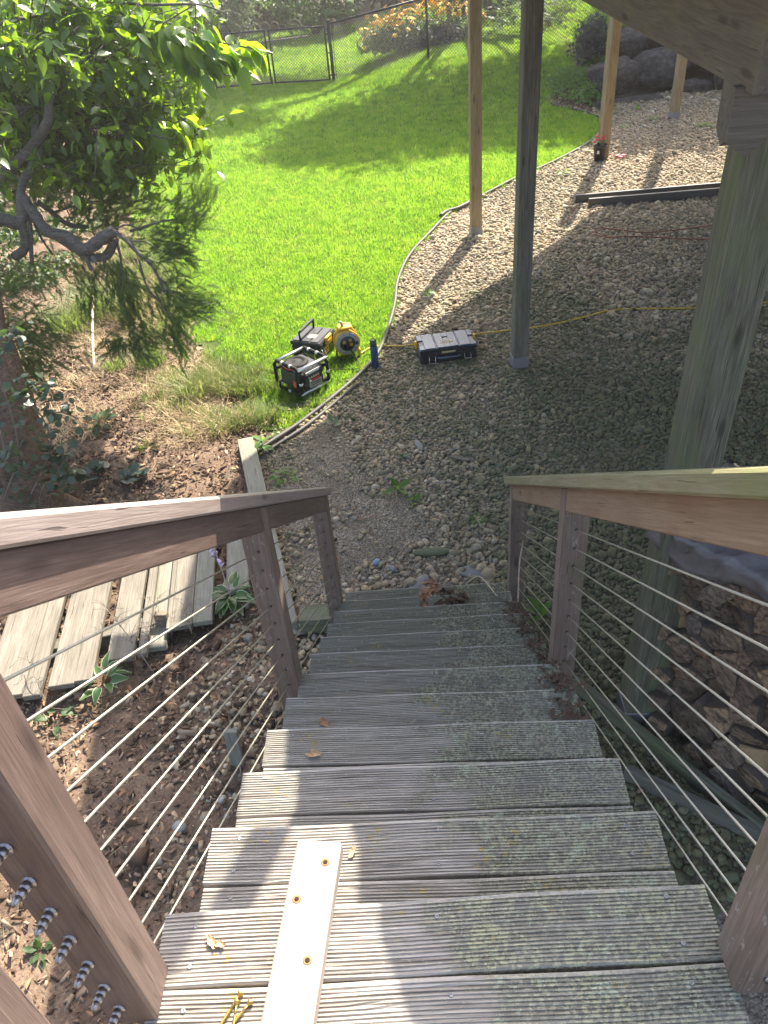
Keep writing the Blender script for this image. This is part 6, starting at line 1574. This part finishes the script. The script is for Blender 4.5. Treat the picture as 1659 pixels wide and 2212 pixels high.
# thinner, patchy turf along its worn left edge
ls = np.asarray(LAWN_SOIL); dmin = np.min(np.hypot(x[:, None] - np.interp(np.linspace(0, len(ls) - 1, 60), np.arange(len(ls)), ls[:, 0])[None], y[:, None] - np.interp(np.linspace(0, len(ls) - 1, 60), np.arange(len(ls)), ls[:, 1])[None]), axis=1)
keep = (dmin > .7) | (vnoise(x, y, 5.0, 3) * .8 + dmin / .7 * .75 > .62) ; x, y, s = x[keep], y[keep], s[keep]
n = len(x); hv = s * rng.uniform(.75, 1.2, n) * (1 + .35 * (vnoise(x, y, 2.2, 7) - .5))
scatter('lawn_grass', np.stack([x, y, ter(x, y)], 1), np.stack([rng.normal(0, .08, n), rng.normal(0, .08, n), rng.random(n) * 6.28], 1), np.stack([s, s, np.minimum(hv, 1.5)], 1), rng.integers(0, 6, n), GT, 'short mown lawn grass, bright green in the sun')
print('tufts', n)
# fringe of longer, drier grass where the lawn meets the soil
LT = [tuft(50 + i, 22, .05, .17, .006, .9, 'longgrass', 'long_grass_shape') for i in range(3)] + [tuft(60 + i, 16, .08, .11, .006, 1.9, 'straw', 'straw_shape') for i in range(3)]
m = 3000; t_ = rng.random(m) * (len(ls) - 2.2); bx_ = np.interp(t_, np.arange(len(ls)), ls[:, 0]); by_ = np.interp(t_, np.arange(len(ls)), ls[:, 1])
off = rng.normal(-.18, .30, m); x = bx_ + off; y = by_ + off * .4 + rng.normal(0, .05, m); k = vnoise(x, y, 2.6, 9) > .34; x, y, off = x[k], y[k], off[k]; n = len(x)
pid = np.where(rng.random(n) < np.clip(.78 + off * .9, .2, .95), rng.integers(0, 3, n), rng.integers(3, 6, n)); s = rng.uniform(.5, 1.1, n)
scatter('rough_grass', np.stack([x, y, ter(x, y)], 1), np.stack([rng.normal(0, .15, n), rng.normal(0, .15, n), rng.random(n) * 6.28], 1), np.stack([s, s, s], 1), pid, LT, 'rough half dry grass along the worn edge of the lawn')
# matted straw on the soil
x, y = grid_pts([(-3.3, 5.4), (-1.2, 5.2), (-1.2, 6.2), (-1.9, 7.3), (-2.6, 8.6), (-3.7, 8.6), (-3.9, 7)], .075, .5, .8); k = vnoise(x, y, 2.6, 12) > .52; x, y = x[k], y[k]; n = len(x); s = rng.uniform(.7, 1.3, n)
scatter('straw', np.stack([x, y, ter(x, y) + .01], 1), np.stack([rng.normal(0, .3, n), rng.normal(0, .3, n), rng.random(n) * 6.28], 1), np.stack([s, s, s * .6], 1), rng.integers(3, 6, n), LT, 'flattened dry straw over the mulch beside the lawn')
# tussocks one can tell apart
def tussock(label, p, r, h, n, mat, seed):
    t = thing('grass_tussock', label, 'grass', (p[0], p[1], ter(p[0], p[1])), 0, 'grass tussocks at the edge of the soil')
    o = tuft(seed, n, r * .5, h, .009, 1.3, mat, 'blades'); me = o.data; bpy.data.objects.remove(o); link_mesh('blades', me, t)
tussock('large arching grass tussock under the drooping juniper sprays', (-3.172, 8.179, -2.253), .5, .42, 420, 'longgrass', 81)
tussock('second arching grass tussock left of the pale stake', (-3.393, 7.719, -2.252), .4, .38, 260, 'longgrass', 82)
tussock('low yellow green tussock right of the pale stake', (-2.198, 6.774, -2.252), .32, .26, 240, 'longgrass', 83)
tussock('green grass tussock leaning over the straw near the lawn corner', (-2.696, 7.970, -2.250), .35, .36, 240, 'longgrass', 84)
tussock('small bright tussock in the straw', (-2.581, 6.725, -2.251), .2, .18, 120, 'longgrass', 85)
tussock('thin tussock at the lower corner of the worn lawn edge', (-1.612, 6.034, -2.251), .25, .24, 160, 'longgrass', 86)

# ---------------------------------------------------------------- thin haze added to stand in for lens glare
def lens_glare_haze():
    k = Mat('glare_haze'); v = k.n('VolumePrincipled', {'Color': (1.0, .96, .90), 'Density': .0026, 'Anisotropy': .6})
    k.n('OutputMaterial', {'Volume': v})
    tag(MB().box((0, 45, 5.2), (184, 178, 17)).build('lens_glare_haze', k.m), 'thin bright haze added over the garden to stand in for lens glare', kind='stuff')
lens_glare_haze()
